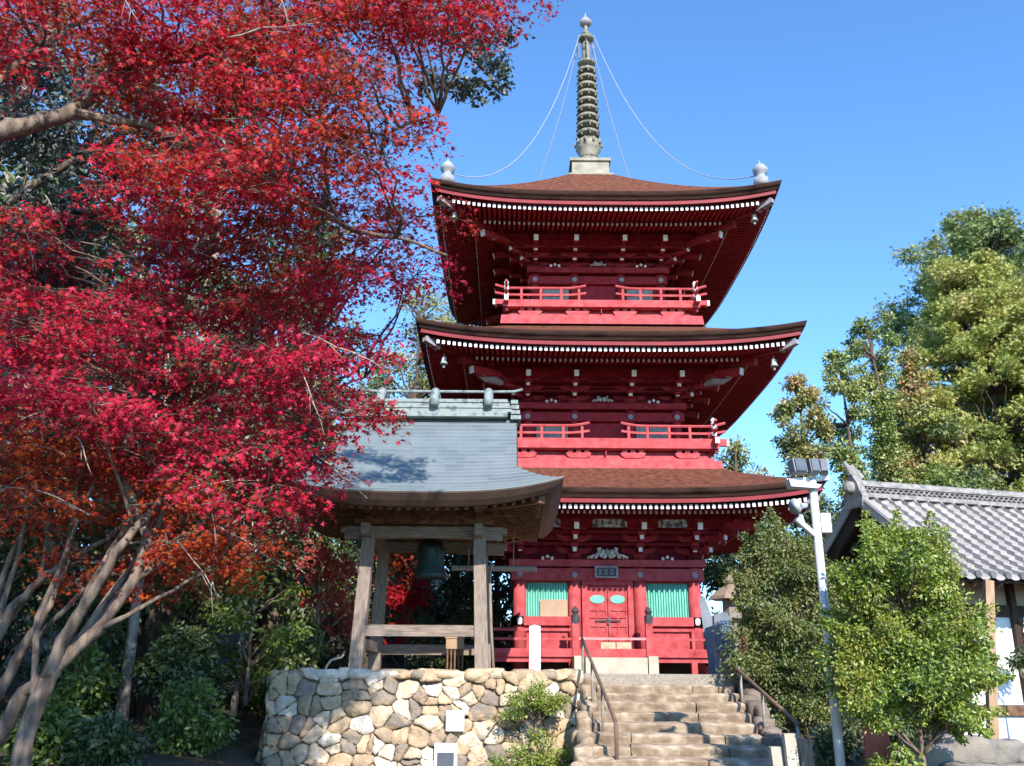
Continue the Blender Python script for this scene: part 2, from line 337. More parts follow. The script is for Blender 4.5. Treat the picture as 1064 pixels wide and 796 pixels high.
def crown(seed, kind, H, W, z0, n, r):
    """clump layout: cone, dome or sparse crowns"""
    q = random.Random(seed); out = []
    for i in range(n):
        k = (i + q.random()) / n; z = z0 + (H - z0) * k
        if kind == 'cone': rr = W * (1 - k) ** 0.75 + 0.15 * W
        elif kind == 'dome': rr = W * math.sqrt(max(0.02, 1 - (2 * k - 0.8) ** 2 / 1.5)) * (0.75 if k < .1 else 1)
        else: rr = W * (0.55 + 0.45 * math.sin(6 * k + seed)) * (1.1 - 0.7 * k)
        a = q.uniform(0, 6.283); d = rr * math.sqrt(q.uniform(0.12, 1))
        out.append((d * math.cos(a), d * math.sin(a), z, r * q.uniform(0.7, 1.3) * (1.05 - .4 * k)))
    return out

# ------------------------------------------------------------------ ground
def sstep(a, b, x):
    t = max(0, min(1, (x - a) / (b - a))); return t * t * (3 - 2 * t)
def gz(x, y):
    right = 0.75 * sstep(2.6, 4.6, x) * sstep(7.5, 9.5, y)
    left = (0.5 * sstep(9, 14, y) + 1.3 * sstep(15, 24, y)) * sstep(-3.0, -5.5, x)
    far = 1.5 * sstep(22, 40, y)
    hill = 7.0 * sstep(55, 160, y) + 7.5 * sstep(27, 50, y) * sstep(3.0, -6.0, x) + 3.0 * sstep(30, 48, y) * sstep(4, 9, x)
    n = 0.10 * mnoise.noise((x * 0.35, y * 0.35, 0)) + 0.03 * mnoise.noise((x * 1.7, y * 1.7, 3))
    return max(right, left, far) + hill + n * sstep(3, 8, abs(x) + y * .3)
def axis(a, b, fine0, fine1, st, big):
    out = []; x = a
    while x < b:
        out.append(x); x += st if fine0 <= x < fine1 else big
    out.append(b); return out
gx = axis(-400, 400, -16, 16, 0.6, 16); gy = axis(-60, 800, 2, 40, 0.6, 16)
g = MB(); g.grid([[(x, y, gz(x, y)) for x in gx] for y in gy])
tag(g.build('ground', EARTH, None, True), 'brown forest soil under the trees and walls', 'ground', kind='structure')

TZ = 1.70
t = MB(); t.b2(-3.95, 5.9, 16.25, 42, 0, TZ)
tag(t.build('terrace_ground', GRAVEL), 'gravel terrace carrying the pagoda and the bell tower', 'terrace', kind='structure')

# ------------------------------------------------------------------ dry stone wall (each stone is modelled; one wall)
def clip(poly, nx, ny, c):
    out = []; n = len(poly)
    for i in range(n):
        a, b = poly[i], poly[(i + 1) % n]; da = a[0]*nx + a[1]*ny - c; db = b[0]*nx + b[1]*ny - c
        if da <= 0: out.append(a)
        if (da < 0 < db) or (db < 0 < da):
            k = da / (da - db); out.append((a[0] + (b[0]-a[0])*k, a[1] + (b[1]-a[1])*k))
    return out
def rubble(mb, W, H, fn, seed, sx=0.40, sz=0.20, depth=0.07, top_jit=0.05):
    """fn(u, v, d) maps wall plane coordinates and outward distance to a point"""
    q = random.Random(seed); pts = []
    nz_ = int(round(H / sz))
    for j in range(nz_):
        u = -q.random() * sx
        while u < W + sx * .5:
            w = sx * q.choice((0.35, 0.5, 0.75, 1.0, 1.2, 1.5))
            pts.append((u + w / 2, (j + 0.5 + q.uniform(-.62, .62)) * H / nz_)); u += w
    pts = [p for p in pts if -0.1 < p[0] < W + .1]
    for i, p in enumerate(pts):
        poly = [(0, 0), (W, 0), (W, H), (0, H)]
        for k, o in enumerate(pts):
            if k == i: continue
            dx, dy = o[0] - p[0], (o[1] - p[1]) * 1.25
            if dx*dx + dy*dy > 2.2: continue
            dy2 = (o[1] - p[1]) * 1.25 * 1.25
            c = (o[0]**2 - p[0]**2) / 2 + 1.5625 * (o[1]**2 - p[1]**2) / 2
            poly = clip(poly, dx, dy2, c)
            if len(poly) < 3: break
        if len(poly) < 3: continue
        cx = sum(a[0] for a in poly) / len(poly); cy = sum(a[1] for a in poly) / len(poly)
        # resample the outline, round it and roughen it
        L = []; n = len(poly); per = sum(math.dist(poly[i2], poly[(i2+1) % n]) for i2 in range(n)); st = per / 22
        for a_i in range(n):
            a, b = poly[a_i], poly[(a_i + 1) % n]; m = max(1, int(round(math.dist(a, b) / st)))
            for s in range(m): L.append((a[0] + (b[0]-a[0])*s/m, a[1] + (b[1]-a[1])*s/m))
        n = len(L)
        L = [((L[s-1][0] + 3*L[s][0] + L[(s+1) % n][0]) / 5 + q.uniform(-.011, .011), (L[s-1][1] + 3*L[s][1] + L[(s+1) % n][1]) / 5 + q.uniform(-.011, .011)) for s in range(n)]
        sd = Vector((q.uniform(0, 99), q.uniform(0, 99), 0)); dp = depth * q.uniform(0.7, 1.35)
        tilt = (q.uniform(-.16, .16), q.uniform(-.2, .16)); top = cy > H - sz * .8; jz = q.uniform(-.2, 1) * top_jit if top else 0
        vs = []; rings = ((0.995, -0.4), (0.99, 0.25), (0.95, 0.66), (0.74, 0.93), (0.35, 1.0))
        for sc_, dd in rings:
            for a in L:
                u = cx + (a[0] - cx) * sc_; v = cy + (a[1] - cy) * sc_
                nn = mnoise.noise(Vector((u * 3.2, v * 3.2, 0)) + sd) * 0.07 + mnoise.noise(Vector((u * 9, v * 9, 5)) + sd) * 0.045
                d = dp * dd + (nn if dd > 0.3 else 0) + (tilt[0] * (u - cx) + tilt[1] * (v - cy)) * (dd > 0.3)
                vs.append(fn(u + nn * .3, v + jz * (0.2 + v / H * .8) + nn * .3, d))
        fs = []
        for r_ in range(len(rings) - 1):
            for s in range(n): s2 = (s + 1) % n; fs.append((r_*n + s, r_*n + s2, (r_+1)*n + s2, (r_+1)*n + s))
        fs.append(tuple((len(rings) - 1) * n + s for s in range(n))); mb.add(vs, fs)
wall = thing('stone_wall', 'dry stone retaining wall of pale tan boulders under the bell tower', 'wall', (-1.4, 16, 0))
m = MB()
rubble(m, 5.30, 1.72, lambda u, v, d: (-4.05 + u, 16.02 - d - (1.72 - v) * 0.10, v), 4)
m.build('wall_face', STONE, wall, True)
m = MB()
rubble(m, 4.6, 1.66, lambda u, v, d: (-4.0 - d - (1.66 - v) * 0.10, 15.98 + u, v), 9, 0.5, 0.32)
m.build('wall_return', STONE, wall, True)
m = MB(); m.add([(-4.12, 15.85, -.2), (1.25, 15.85, -.2), (1.25, 16.02, 1.66), (-4.0, 16.02, 1.66), (-4.12, 21, -.2), (1.25, 21, -.2), (1.25, 21, 1.66), (-4.0, 21, 1.66)],
      [(0,1,2,3), (4,7,6,5), (0,3,7,4), (1,5,6,2), (3,2,6,7)])
m.build('backing', MORTAR, wall)
m = MB(); q = random.Random(2); x = -3.95
while x < 1.2:
    w = q.uniform(.3, .62); m.rock((x + w/2, 16.12 + q.uniform(-.03, .05), 1.66 + q.uniform(-.02, .03)), (w * 1.08, .55, q.uniform(.17, .26)), q.random() * 40, 2, 0.2); x += w
m.build('coping_stone', STONE, wall, True)
w2 = thing('rubble_wall', 'low rubble wall in the shade right of the stone steps', 'wall', (4.9, 16.2, 0.6))
m = MB(); rubble(m, 2.1, 1.1, lambda u, v, d: (3.95 + u, 16.2 - d, .62 + v), 12); m.build('wall_face', ROCK, w2, True)

# ------------------------------------------------------------------ stone steps
KERB = mat('brown_kerb_rock', (0.24, 0.19, 0.16), (0.10, 0.08, 0.07), 5, 0.9, 0.6, 16, c3=(0.19, 0.145, 0.115), island=0.4, spec=0.15, lo=0.2, hi=0.8)
st = thing('stone_steps', 'weathered sandstone steps rising to the red pagoda', 'steps', (2.2, 12, 0))
NST = 9; SD = Vector((0.105, 0.994, 0)); SN = Vector((0.994, -0.105, 0))
def step_pt(i): return Vector((2.70, 16.4, 0)) - SD * (0.50 * i)
for i in range(NST + 1):
    c = step_pt(i); ztop = 1.665 - 0.130 * i; q = random.Random(60 + i); m = MB(); u = -1.16 - .02 * i
    WR = 1.12 + .006 * i
    while u < WR - .05:
        w = min(q.choice((.6, .9, 1.3, 1.6, 2.2)), WR - u + .04); 
        if WR - u - w < .3: w = WR - u
        nx_, ny_, nz_ = max(8, int(w / .045)), 8, 4
        dz = q.uniform(-.012, .012); dyy = q.uniform(-.03, .03); so = Vector((q.uniform(0, 50), 0, i * 3.3))
        def P(a, b, k):
            # a across, path b over front then top
            uu = u + .006 + (w - .012) * a
            if b <= 0.35: f, z = 0.0, -0.16 + 0.16 * (b / 0.35)
            else: f, z = (b - .35) / .65 * .58, 0.0
            edge = math.exp(-((b - .35) / .09) ** 2); p = c + SN * uu + SD * (f + dyy); nn = mnoise.noise(Vector((uu * 2.6, f * 4, z * 6)) + so)
            n2 = mnoise.noise(Vector((uu * 9, f * 12, z * 14)) + so)
            side = max(0, 1 - min(a, 1 - a) * w / .05)
            p += SD * (edge * .012 + side * .03 * (b < .4)) - SD * (0.022 * nn + .016 * n2) * (b <= .45)
            p.z = ztop + z + dz - edge * (.012 + .03 * abs(nn)) + 0.012 * nn + .008 * n2 - side * .012
            return p
        m.grid([[P(a / nx_, b / 24, 0) for a in range(nx_ + 1)] for b in range(25)])
        # end faces
        m.add([P(0, 0, 0), P(0, .35, 0), P(0, 1, 0), P(0, 1, 0) - Vector((0, 0, .16))], [(0, 1, 2, 3)]); m.add([P(1, 0, 0), P(1, .35, 0), P(1, 1, 0), P(1, 1, 0) - Vector((0, 0, .16))], [(3, 2, 1, 0)])
        u += w
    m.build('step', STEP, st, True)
m = MB()
for i in range(NST + 1):
    c = step_pt(i); p0 = c - SN * 1.14 + SD * .03; z = 1.50 - .13 * i
    m.box(c + SD * .32 + Vector((0, 0, z - .35 )), (2.3, .52, .7), -0.105)
m.build('backing', MORTAR, st)
for sgn, nm in ((-1, 'kerb_stones'), (1, 'kerb_stones')):
    m = MB(); q = random.Random(5 + sgn)
    for i in range(19):
        k = i * 0.5; c = step_pt(k) + SN * (sgn * (1.30 if sgn > 0 else 1.33) + q.uniform(-.05, .05)); z = 1.66 - .13 * k
        m.rock((c.x, c.y, z - .16 + q.uniform(-.03, .04)), (q.uniform(.26, .38), q.uniform(.38, .60), q.uniform(.30, .44)), q.random() * 60, 2, .3)
    m.build('kerb', STEP if sgn < 0 else KERB, st, True)

# ------------------------------------------------------------------ pagoda
PX, PY = 2.50, 25.96
ORN = mat('pale_metal_ornament', (.55, .52, .52), (.35, .32, .33), 8, .6)
REDX = mat('recess_shade_red', (0.19, 0.012, 0.018), (0.11, 0.007, 0.012), 4, 0.75, .1, 30, spec=.1)  # purlin and infill red darkened to paint in the shade behind the brackets
pag = thing('pagoda', 'vermilion three storey pagoda with bronze spire and bark roofs', 'pagoda', (PX, PY, TZ))
def side(s, a, r, z):
    c, n = ((1, 0), (0, 1), (-1, 0), (0, -1))[s]
    # front (a,-r) turned by s quarter turns
    return Vector((PX + a * c + r * n, PY + a * n - r * c, z))
def sbox(m, s, a0, a1, r0, r1, z0, z1):
    p = side(s, a0, r0, z0); q = side(s, a1, r1, z1); m.b2(p.x, q.x, p.y, q.y, z0, z1)
T = [dict(w=2.26, wi=.85, rc=.17, zf=2.2, zl=4.55, h=5.05, ze=5.93, lift=.33, r0=2.9, zt=6.93),
     dict(w=2.06, wi=.77, rc=.145, zf=7.55, zl=8.86, h=4.95, ze=9.96, lift=.32, r0=2.72, zt=10.98),
     dict(w=1.84, wi=.69, rc=.13, zf=11.6, zl=13.10, h=4.74, ze=14.08, lift=.38, r0=.55, zt=17.2)]
for ti, t in enumerate(T):
    w, wi, rc, zf, zl, h, ze, lift, r0, zt = (t[k] for k in ('w', 'wi', 'rc', 'zf', 'zl', 'h', 'ze', 'lift', 'r0', 'zt'))
    lf = lambda a: lift * min(1.15, abs(a) / h) ** 3.2
    # ---- roof shell
    def zroof(a, r):
        u = (h - r) / (h - r0); v = 1 - u
        k = abs(a) / max(r, 1e-3)
        return ze + (zt - ze) * u ** (1.22 if ti == 2 else 1.12) + lift * k ** 3.2 * v ** 2.2
    m = MB(); nr, na = 14, 28
    for s in range(4):
        rows = []
        for i in range(nr + 1):
            r = r0 + (h - r0) * i / nr
            rows.append([side(s, r * (2 * j / na - 1), r, zroof(r * (2 * j / na - 1), r)) for j in range(na + 1)])
        m.grid([row[::-1] for row in rows][::-1] and rows)
    roof = m.build('roof', BARK, pag, True)
    # ---- thick layered eave edge
    m = MB(); m2 = MB()
    for s in range(4):
        prof = ((h, 0), (h + .01, -.035), (h - .015, -.07), (h - .02, -.12), (h - .05, -.125), (h - .09, -.22))
        rows = [[side(s, (2 * j / 40 - 1) * r, r, ze + lf((2 * j / 40 - 1) * h) + dz) for j in range(41)] for r, dz in prof]
        m.grid(rows)
        prof = ((0, 0), (0, 0), (h - .45, -.215), (h - .13, -.217), (h - .13, -.34), (h - .22, -.34))
        rows = [[side(s, (2 * j / 40 - 1) * r, r, ze + lf((2 * j / 40 - 1) * h) + dz) for j in range(41)] for r, dz in prof[2:]]
        m2.grid(rows)
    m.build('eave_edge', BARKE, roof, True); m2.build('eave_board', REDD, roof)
    # ---- soffit and rafters
    rb = w + 0.60 * (h - w)           # end of base rafters
    zfe = ze - .47                    # flying rafter end, underside
    def zfly(a, r): return zfe + .21 * (h - .25 - r) + lf(a) * max(0, (r - w) / (h - w)) ** 1.6
    zbe = zfly(0, rb) - .15
    def zbase(a, r): return zbe + .27 * (rb - r) + lf(a) * max(0, (r - w) / (h - w)) ** 1.6
    n = int((h - .3) / .137)
    for s in range(4):
        fly, base, tips, tips2 = MB(), MB(), MB(), MB()
        for i in range(-n, n + 1):
            a = i * .137; rs = max(rb - .35, abs(a) + .12); re = h - .25
            if re - rs > .15:
                z0, z1 = zfly(a, rs) + .05, zfly(a, re) + .05
                fly.bar(side(s, a, rs, z0), side(s, a, re, z1), .075, .10)
                sbox(tips, s, a - .036, a + .036, re - .01, re + .012, z1 - .048, z1 + .052)
            rs = max(w - .1, abs(a) + .12); re = rb
            if re - rs > .15:
                z0, z1 = zbase(a, rs) + .05, zbase(a, re) + .05
                base.bar(side(s, a, rs, z0), side(s, a, re, z1), .072, .10)
                sbox(tips2, s, a - .028, a + .028, re - .01, re + .01, z1 - .042, z1 + .038)
        fly.build('rafter_row', RED, roof); base.build('rafter_row', RED, roof); tips.build('rafter_tip_row', WHITE, roof); tips2.build('rafter_tip_row', WHITE, roof)
    m = MB()
    for s in range(4):
        for f, ra, rz in ((zfly, rb - .35, h - .2), (zbase, w - .15, rb)):
            rows = [[side(s, (2*j/24-1) * r, r, f((2*j/24-1) * r, r) + .125) for j in range(25)] for r in [ra + (rz - ra) * k / 6 for k in range(7)]]
            m.grid(rows)
        # board carrying the flying rafters
        rows = [[side(s, (2*j/24-1) * r, r, zbase((2*j/24-1) * rb, rb) + dz) for j in range(25)] for r, dz in ((rb + .03, .10), (rb + .03, .16), (rb - .05, .16))]
        m.grid(rows)
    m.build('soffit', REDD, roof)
    # hip rafters with metal caps
    for cx_, cy_ in ((1, -1), (-1, -1), (1, 1), (-1, 1)):
        m = MB(); c0 = Vector((PX, PY, 0))
        hp = lambda r, z: c0 + Vector((cx_ * r, cy_ * r, z))
        m.bar(hp(w, zbase(w, w) - .02), hp(rb + .1, zbase(rb, rb) - .02), .2, .24)
        m.bar(hp(rb - .2, zfly(rb, rb - .2) + .02), hp(h - .42, zfly(h - .42, h - .42) + .02), .17, .2)
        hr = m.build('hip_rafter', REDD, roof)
        m = MB(); z_ = zfly(h - .3, h - .3)
        m.bar(hp(h - .55, z_ + .0), hp(h - .22, z_ + .07), .20, .23, w1=.15, h1=.14)
        m.build('hip_cap', GREY, roof)
    # ---- walls, columns, beams
    m = MB(); hb = w - .04
    m.b2(PX - hb, PX + hb, PY - hb, PY + hb, zf - .2, zl); m.build('wall', REDW if ti == 0 else RED, pag)
    m.b2(0, 0, 0, 0, 0, 0)
    cols = []
    for s in range(4):
        for a in (-w, -wi, wi):
            cm = MB(); p = side(s, a, w, 0); cm.lathe([(rc, zf - (.5 if ti == 0 else .1)), (rc, zl - .05)], (p.x, p.y, 0), 16)
            cm.build('column', REDW if ti == 0 else RED, pag, True)
    bm_ = MB()
    for s in range(4):
        e = w + rc + .12; zl = t['zl'] + .004 * (s % 2)
        sbox(bm_, s, -e, e, w - .2, w + rc + .10, zl - .17, zl)                       # plate
        sbox(bm_, s, -w - rc - .06, w + rc + .06, w - .1, w + rc + .03, zl - .52, zl - .22) if ti == 0 else sbox(bm_, s, -w - rc - .06, w + rc + .06, w - .1, w + rc + .03, zl - .50, zl - .26)
        if ti == 0:
            for sg in (-1, 1): sbox(bm_, s, sg * (wi + rc * .7), sg * (w + rc + .05), w - .1, w + rc + .05, 2.90, 3.12)
        for a in (-w, -wi, wi, w):
            orn = MB(); p = side(s, a, w + rc + .05, zl - .38)
            c_, n_ = ((1, 0), (0, 1), (-1, 0), (0, -1))[s]
            for kk, (dx_, dz_) in enumerate(((.075, .03), (.03, .075), (.055, .055))):
                orn.box(p, (dx_ * 2, .03 + .006 * kk, dz_ * 2), s * math.pi / 2)
            orn.build('metal_ornament', GREY, pag)
            if ti == 0 and abs(a) > 1:
                p = side(s, a, w + rc + .06, 3.01); orn = MB(); orn.box(p, (.13, .03, .13), s * math.pi / 2); orn.box(p, (.09, .032, .18), s * math.pi / 2); orn.build('metal_ornament', ORN, pag)
    bm_.build('beam', REDW if ti == 0 else RED, pag)
    zl = t['zl']
    # ---- doors and windows
    for s in range(4):
        d = wi - rc - .02
        if ti == 0:
            f = MB()
            sbox(f, s, -d, -d + .14, w - .1, w + .12, 2.2, 4.05); sbox(f, s, d - .14, d, w - .1, w + .12, 2.2, 4.05); sbox(f, s, -d + .14, d - .14, w - .1, w + .12, 3.92, 4.05); sbox(f, s, -d + .14, d - .14, w - .1, w + .10, 2.2, 2.34)
            fr = f.build('door_frame', REDW, pag)
            for sg in (-1, 1):
                f = MB(); a0, a1 = sg * .008, sg * (d - .145); A0, A1 = min(a0, a1), max(a0, a1)
                sbox(f, s, A0, A1, w - .1, w + .02, 2.345, 3.91)
                for z0, z1 in ((2.345, 2.44), (2.62, 2.69), (2.88, 2.93), (3.10, 3.15), (3.28, 3.33), (3.82, 3.91)): sbox(f, s, A0, A1, w - .05, w + .05, z0, z1)
                for aa in (A0, A1 - .055, (A0 + A1) / 2 - .02): sbox(f, s, aa, aa + (.055 if aa != (A0 + A1) / 2 - .02 else .04), w - .05, w + .047, 2.345, 3.32 if abs(aa - (A0 + A1) / 2) < .1 else 3.91)
                leaf = f.build('door', REDW, pag)
                f = MB(); cc = side(s, (A0 + A1) / 2, w + .02, 3.57); c_, n_ = ((1, 0), (0, 1), (-1, 0), (0, -1))[s]
                ring = [cc + Vector((c_ * math.cos(x) * .19, n_ * math.cos(x) * .19, math.sin(x) * .105)) for x in [k * math.pi / 12 for k in range(24)]]
                f.prism(ring, side(s, 0, .02, 0) - side(s, 0, 0, 0)); f.build('oval_vent', SHUT, leaf)
                f = MB(); sbox(f, s, min(sg*.03, sg*.32), max(sg*.03, sg*.32), w + .05, w + .075, 3.015, 3.05); sbox(f, s, min(0, sg*.03), max(0, sg*.03), w + .04, w + .09, 2.93, 3.12); f.build('door_bolt', DARKM, leaf)
            for sg in (-1, 1):
                a0, a1 = sg * (wi + rc), sg * (w - rc); A0, A1 = min(a0, a1), max(a0, a1); f = MB(); k = 16
                sbox(f, s, A0, A1, w - .1, w - .02, 3.12, 3.98)
                for j in range(k):
                    x0 = A0 + (A1 - A0) * (j + .22) / k; x1 = A0 + (A1 - A0) * (j + .78) / k
                    p = [side(s, x0, w - .03, 3.125), side(s, (x0 + x1) / 2, w + .035, 3.125), side(s, x1, w - .03, 3.125)]; f.prism(p, (0, 0, .85))
                wn_ = f.build('window', SHUT, pag)
                if s == 0 and sg < 0:
                    f = MB(); sbox(f, s, A0 + .35, A1 - .01, w + .04, w + .06, 3.13, 3.55); f.build('repair_board', mat('bare_board', (.42, .30, .20), (.36, .25, .17), 4), wn_)
        else:
            f = MB(); sbox(f, s, -.48, .48, w - .1, w + .03, zf, zl - .52)
            for aa in (-.5, -.02, .44): sbox(f, s, aa, aa + .05, w - .1, w + .05, zf, zl - .52)
            f.build('door', RED, pag)
            for sg in (-1, 1):
                a0, a1 = sg * (wi + rc + .03), sg * (w - rc - .1); A0, A1 = min(a0, a1), max(a0, a1); f = MB()
                sbox(f, s, A0, A1, w - .1, w - .02, zf + .1, zl - .55)
                for j in range(12): x = A0 + (A1 - A0) * (j + .5) / 12; sbox(f, s, x - .022, x + .022, w - .05, w + .02, zf + .1, zl - .55)
                f.build('window', mat('pale_lattice', (.40, .42, .36), (.30, .30, .27), 6), pag)
    # ---- brackets
    zp = zbase(0, w + 1.0) - .2; Hh = zp - zl
    def bracket(s, a, diag=0):
        m = MB(); tips_ = []; q2 = 1.414 if diag else 1
        def pt(out, lat, z):
            if diag: return side(s, a + diag * out, w + out, z)
            return side(s, a + lat, w + out, z)
        b0 = pt(0, 0, 0); m.lathe([(.15, zl), (.21, zl + .1), (.21, zl + .17)], (b0.x, b0.y, 0), 4 if 0 else 8)
        z = zl + .15; dz = (Hh - .12) / 3
        for i in range(3):
            out = .33 * (i + 1); zz = z + dz * (i + .4)
            m.bar(pt(-.1, 0, zz), pt(out + .06, 0, zz), .12, .15)
            if not diag:
                La = .46 - .03 * i; off_ = pt(out - .33 + .06, 0, 0) - pt(out - .33 - .06, 0, 0); m.prism([pt(out - .33 - .06, lat, zz + z_) for lat, z_ in ((-La, .075), (La, .075), (La, .01), (La * .86, -.05), (La * .6, -.085), (-La * .6, -.085), (-La * .86, -.05), (-La, .01))], off_)
                for lat in (-.40, 0, .40):
                    p = pt(out - .33, lat, 0); m.box((p.x, p.y, zz + .13), (.17, .17, .10)); m.box((p.x, p.y, zz + .075), (.12, .12, .05))
            p = pt(out, 0, 0); m.box((p.x, p.y, zz + dz * .38), (.19, .19, .11))
            e0, e1 = pt(out + .06, 0, zz + .0), pt(out + .085, 0, zz + .0)
            if i < 2: tips_.append(MB().bar(e0, e1, .10, .12))
        # tail rafter with white end
        zz = z + dz * 2.25
        m.bar(pt(.1, 0, zz + .25), pt(1.22, 0, zz - .02), .13, .17); d = (pt(1.22, 0, zz - .02) - pt(.1, 0, zz + .25)).normalized()
        tips_.append(MB().bar(pt(1.22, 0, zz - .02), pt(1.22, 0, zz - .02) + d * .025, .125, .17))
        if diag: m.bar(pt(.6, 0, zz + .12), pt(1.5, 0, zz - .05), .15, .2); tips_.append(MB().bar(pt(1.5, 0, zz - .05), pt(1.525, 0, zz - .055), .14, .19))
        b = m.build('bracket_set', RED, pag)
        for tp in tips_: tp.build('arm_tip', WHITE, b)
    for s in range(4):
        for a in (-w, -wi, wi): bracket(s, a)
        bracket(s, w); bracket(s, w, 1)
    m = MB()
    for s in range(4):
        for k in (0, 1, 2):
            out = .33 * (k + 1) + .01; z = zl + .15 + (Hh - .12) / 3 * (k + 1) - (.03 if k < 2 else -.02); L = w + out + .25
            m.bar(side(s, -L, w + out, z), side(s, L, w + out, z), .09, .075)
        L = w + 1.55; m.bar(side(s, -L, w + 1.0, zp + .1), side(s, L, w + 1.0, zp + .1), .17, .19)
        for cxa in (-(w + wi) / 2, 0, (w + wi) / 2):     # curved struts between the bracket sets
            hw_ = .50 if cxa == 0 else .42
            pl = [side(s, cxa + x * hw_, w + .64, zl + Hh * (.74 + .22 * (1 - x * x) ** .5 if abs(x) < 1 else .74)) for x in [k / 8 - 1 for k in range(17)]]
            m.tube(pl, .05, 5)
    for s in range(4):   # infill boards rising outwards between the purlins
        rows = [[side(s, x * (w + o), w + o, z) for x in (-1, 1)] for o, z in ((0, zl), (.02, zl + .15 + Hh * .3), (.36, zl + Hh * .42 + .1), (.38, zl + Hh * .72), (.7, zl + Hh * .8), (1.0, zp + .1))]
        m.grid(rows)
    m.build('purlins', REDX, pag)
    # carved frog leg strut over the middle bay
    m = MB(); sc_ = (1.0, .55, .45)[ti]
    for sx_ in (-1, 1):
        for (x, z, r) in ((0, .17, .10), (.12, .19, .07), (.22, .22, .06), (.16, .10, .07), (.30, .07, .07), (.41, .05, .05), (.50, .035, .04), (.08, .08, .08), (.27, .13, .04)):
            p = side(0, sx_ * x * sc_, w + rc + .16, zl + .01 + z * sc_); m.ball(p, r * sc_ * .85, 8, 1.1)
        P_ = [side(0, sx_ * (x * sc_), w + rc + .22, zl + z * sc_) for x, z in ((.52, .03), (.38, .10), (.27, .09), (.2, .2), (.26, .27), (.17, .28))]
        m.tube(P_, .03 * sc_, 6)
    m.build('carved_strut', mat('carving_paint', (.62, .64, .62), (.30, .36, .40), 14, c3=(.55, .50, .42)), pag, True)
    for sg in (-1, 1):
        m = MB(); a = sg * (w + wi) / 2
        for x in (-.12, 0, .12): p = side(0, a + x, w + rc + .12, zl + .03 + (.04 if x == 0 else 0)); m.ball(p, .045, 8)
        m.build('carved_boss', WHITE, pag, True)
    if ti == 1:
        for sg in (-1, 1):   # grey carved noses at the corners
            m = MB(); o = Vector((PX + sg * (w + .72), PY - w - .75, zl + Hh * .62)); d = Vector((sg * .9, -.35, .06)).normalized()
            m.tube([o, o + d * .25 + Vector((0, 0, .03)), o + d * .45, o + d * .62 + Vector((0, 0, .05)), o + d * .74 + Vector((0, 0, .10))], [.11, .13, .10, .07, .03], 8)
            m.ball(o + d * .22 + Vector((0, -.05, .10)), .08, 8); m.build('carved_nose', GREY, pag, True)
    if ti == 0:
        for a, hw_ in ((-.0, .44), ((w + wi) / 2 + .05, .36), (-(w + wi) / 2 - .05, .36)):
            m = MB(); rows = []
            for j in range(7):
                rows.append([side(0, a + hw_ * (2 * i / 20 - 1), w + 1.02 + .05 * mnoise.noise((i * .6, j * .7, a)), zl + Hh * .78 + .30 * (j / 6) * (1 - .5 * abs(2 * i / 20 - 1) ** 3)) for i in range(21)])
            m.grid(rows); m.build('carved_panel', mat('painted_carving', (.52, .47, .38), (.06, .05, .05), 7, c3=(.30, .26, .24), bump=.5, bscale=12, lo=.4, hi=.6), pag, True)
        m = MB(); sbox(m, 0, -.30, .22, w + rc + .12, w + rc + .16, 4.11, 4.35); pl = m.build('name_plaque', DARKM, pag)
        m = MB()
        for z0, z1, a0, a1 in ((4.08, 4.12, -.34, .26), (4.34, 4.38, -.34, .26), (4.12, 4.34, -.34, -.29), (4.12, 4.34, .21, .26)): sbox(m, 0, a0, a1, w + rc + .11, w + rc + .19, z0, z1)
        m.build('plaque_frame', GREY, pl)
        m = MB()
        for k in range(3):
            a = -.20 + k * .15
            for kk, (dx_, dz_, wd, ht) in enumerate(((0, .06, .10, .014), (0, .02, .08, .014), (0, -.03, .10, .014), (0, 0, .014, .15), (-.03, -.05, .014, .05), (.03, -.05, .014, .05))): p = side(0, a + dx_, w + rc + .165, 4.23 + dz_); m.box(p, (wd, .012 + .002 * kk, ht))
        m.build('lettering', GREY, pl)

# ---- verandas
def rails(par, rb, zt_, zm, zb0, zb1, gap, posts):
    for s in range(4):
        for sg in (-1, 1):
            m = MB()
            a0, a1 = sg * gap, sg * (rb + .32)
            n = 12; P1 = []; P2 = []
            for i in range(n + 1):
                x = a0 + (a1 - a0) * i / n; up = .085 * max(0, 1 - i / n * 5) ** 1.5 + .10 * max(0, i / n * 6 - 5) ** 1.5
                P1.append(side(s, x, rb, zt_ + up)); P2.append(side(s, x, rb, zm + up * .7))
            m.tube(P1, .038, 6); 
            for i in range(n): m.bar(P2[i], P2[i+1], .06, .06)
            for x in posts:
                m.bar(side(s, sg * x, rb, zb1), side(s, sg * x, rb, zt_ - .02), .07, .07, (0, 1, 0))
            m.build('railing', REDW, par)
        m = MB(); m.bar(side(s, -rb - .32, rb, (zb0 + zb1) / 2), side(s, rb + .32, rb, (zb0 + zb1) / 2), .12, zb1 - zb0)
        m.build('rail_beam', REDW, par)
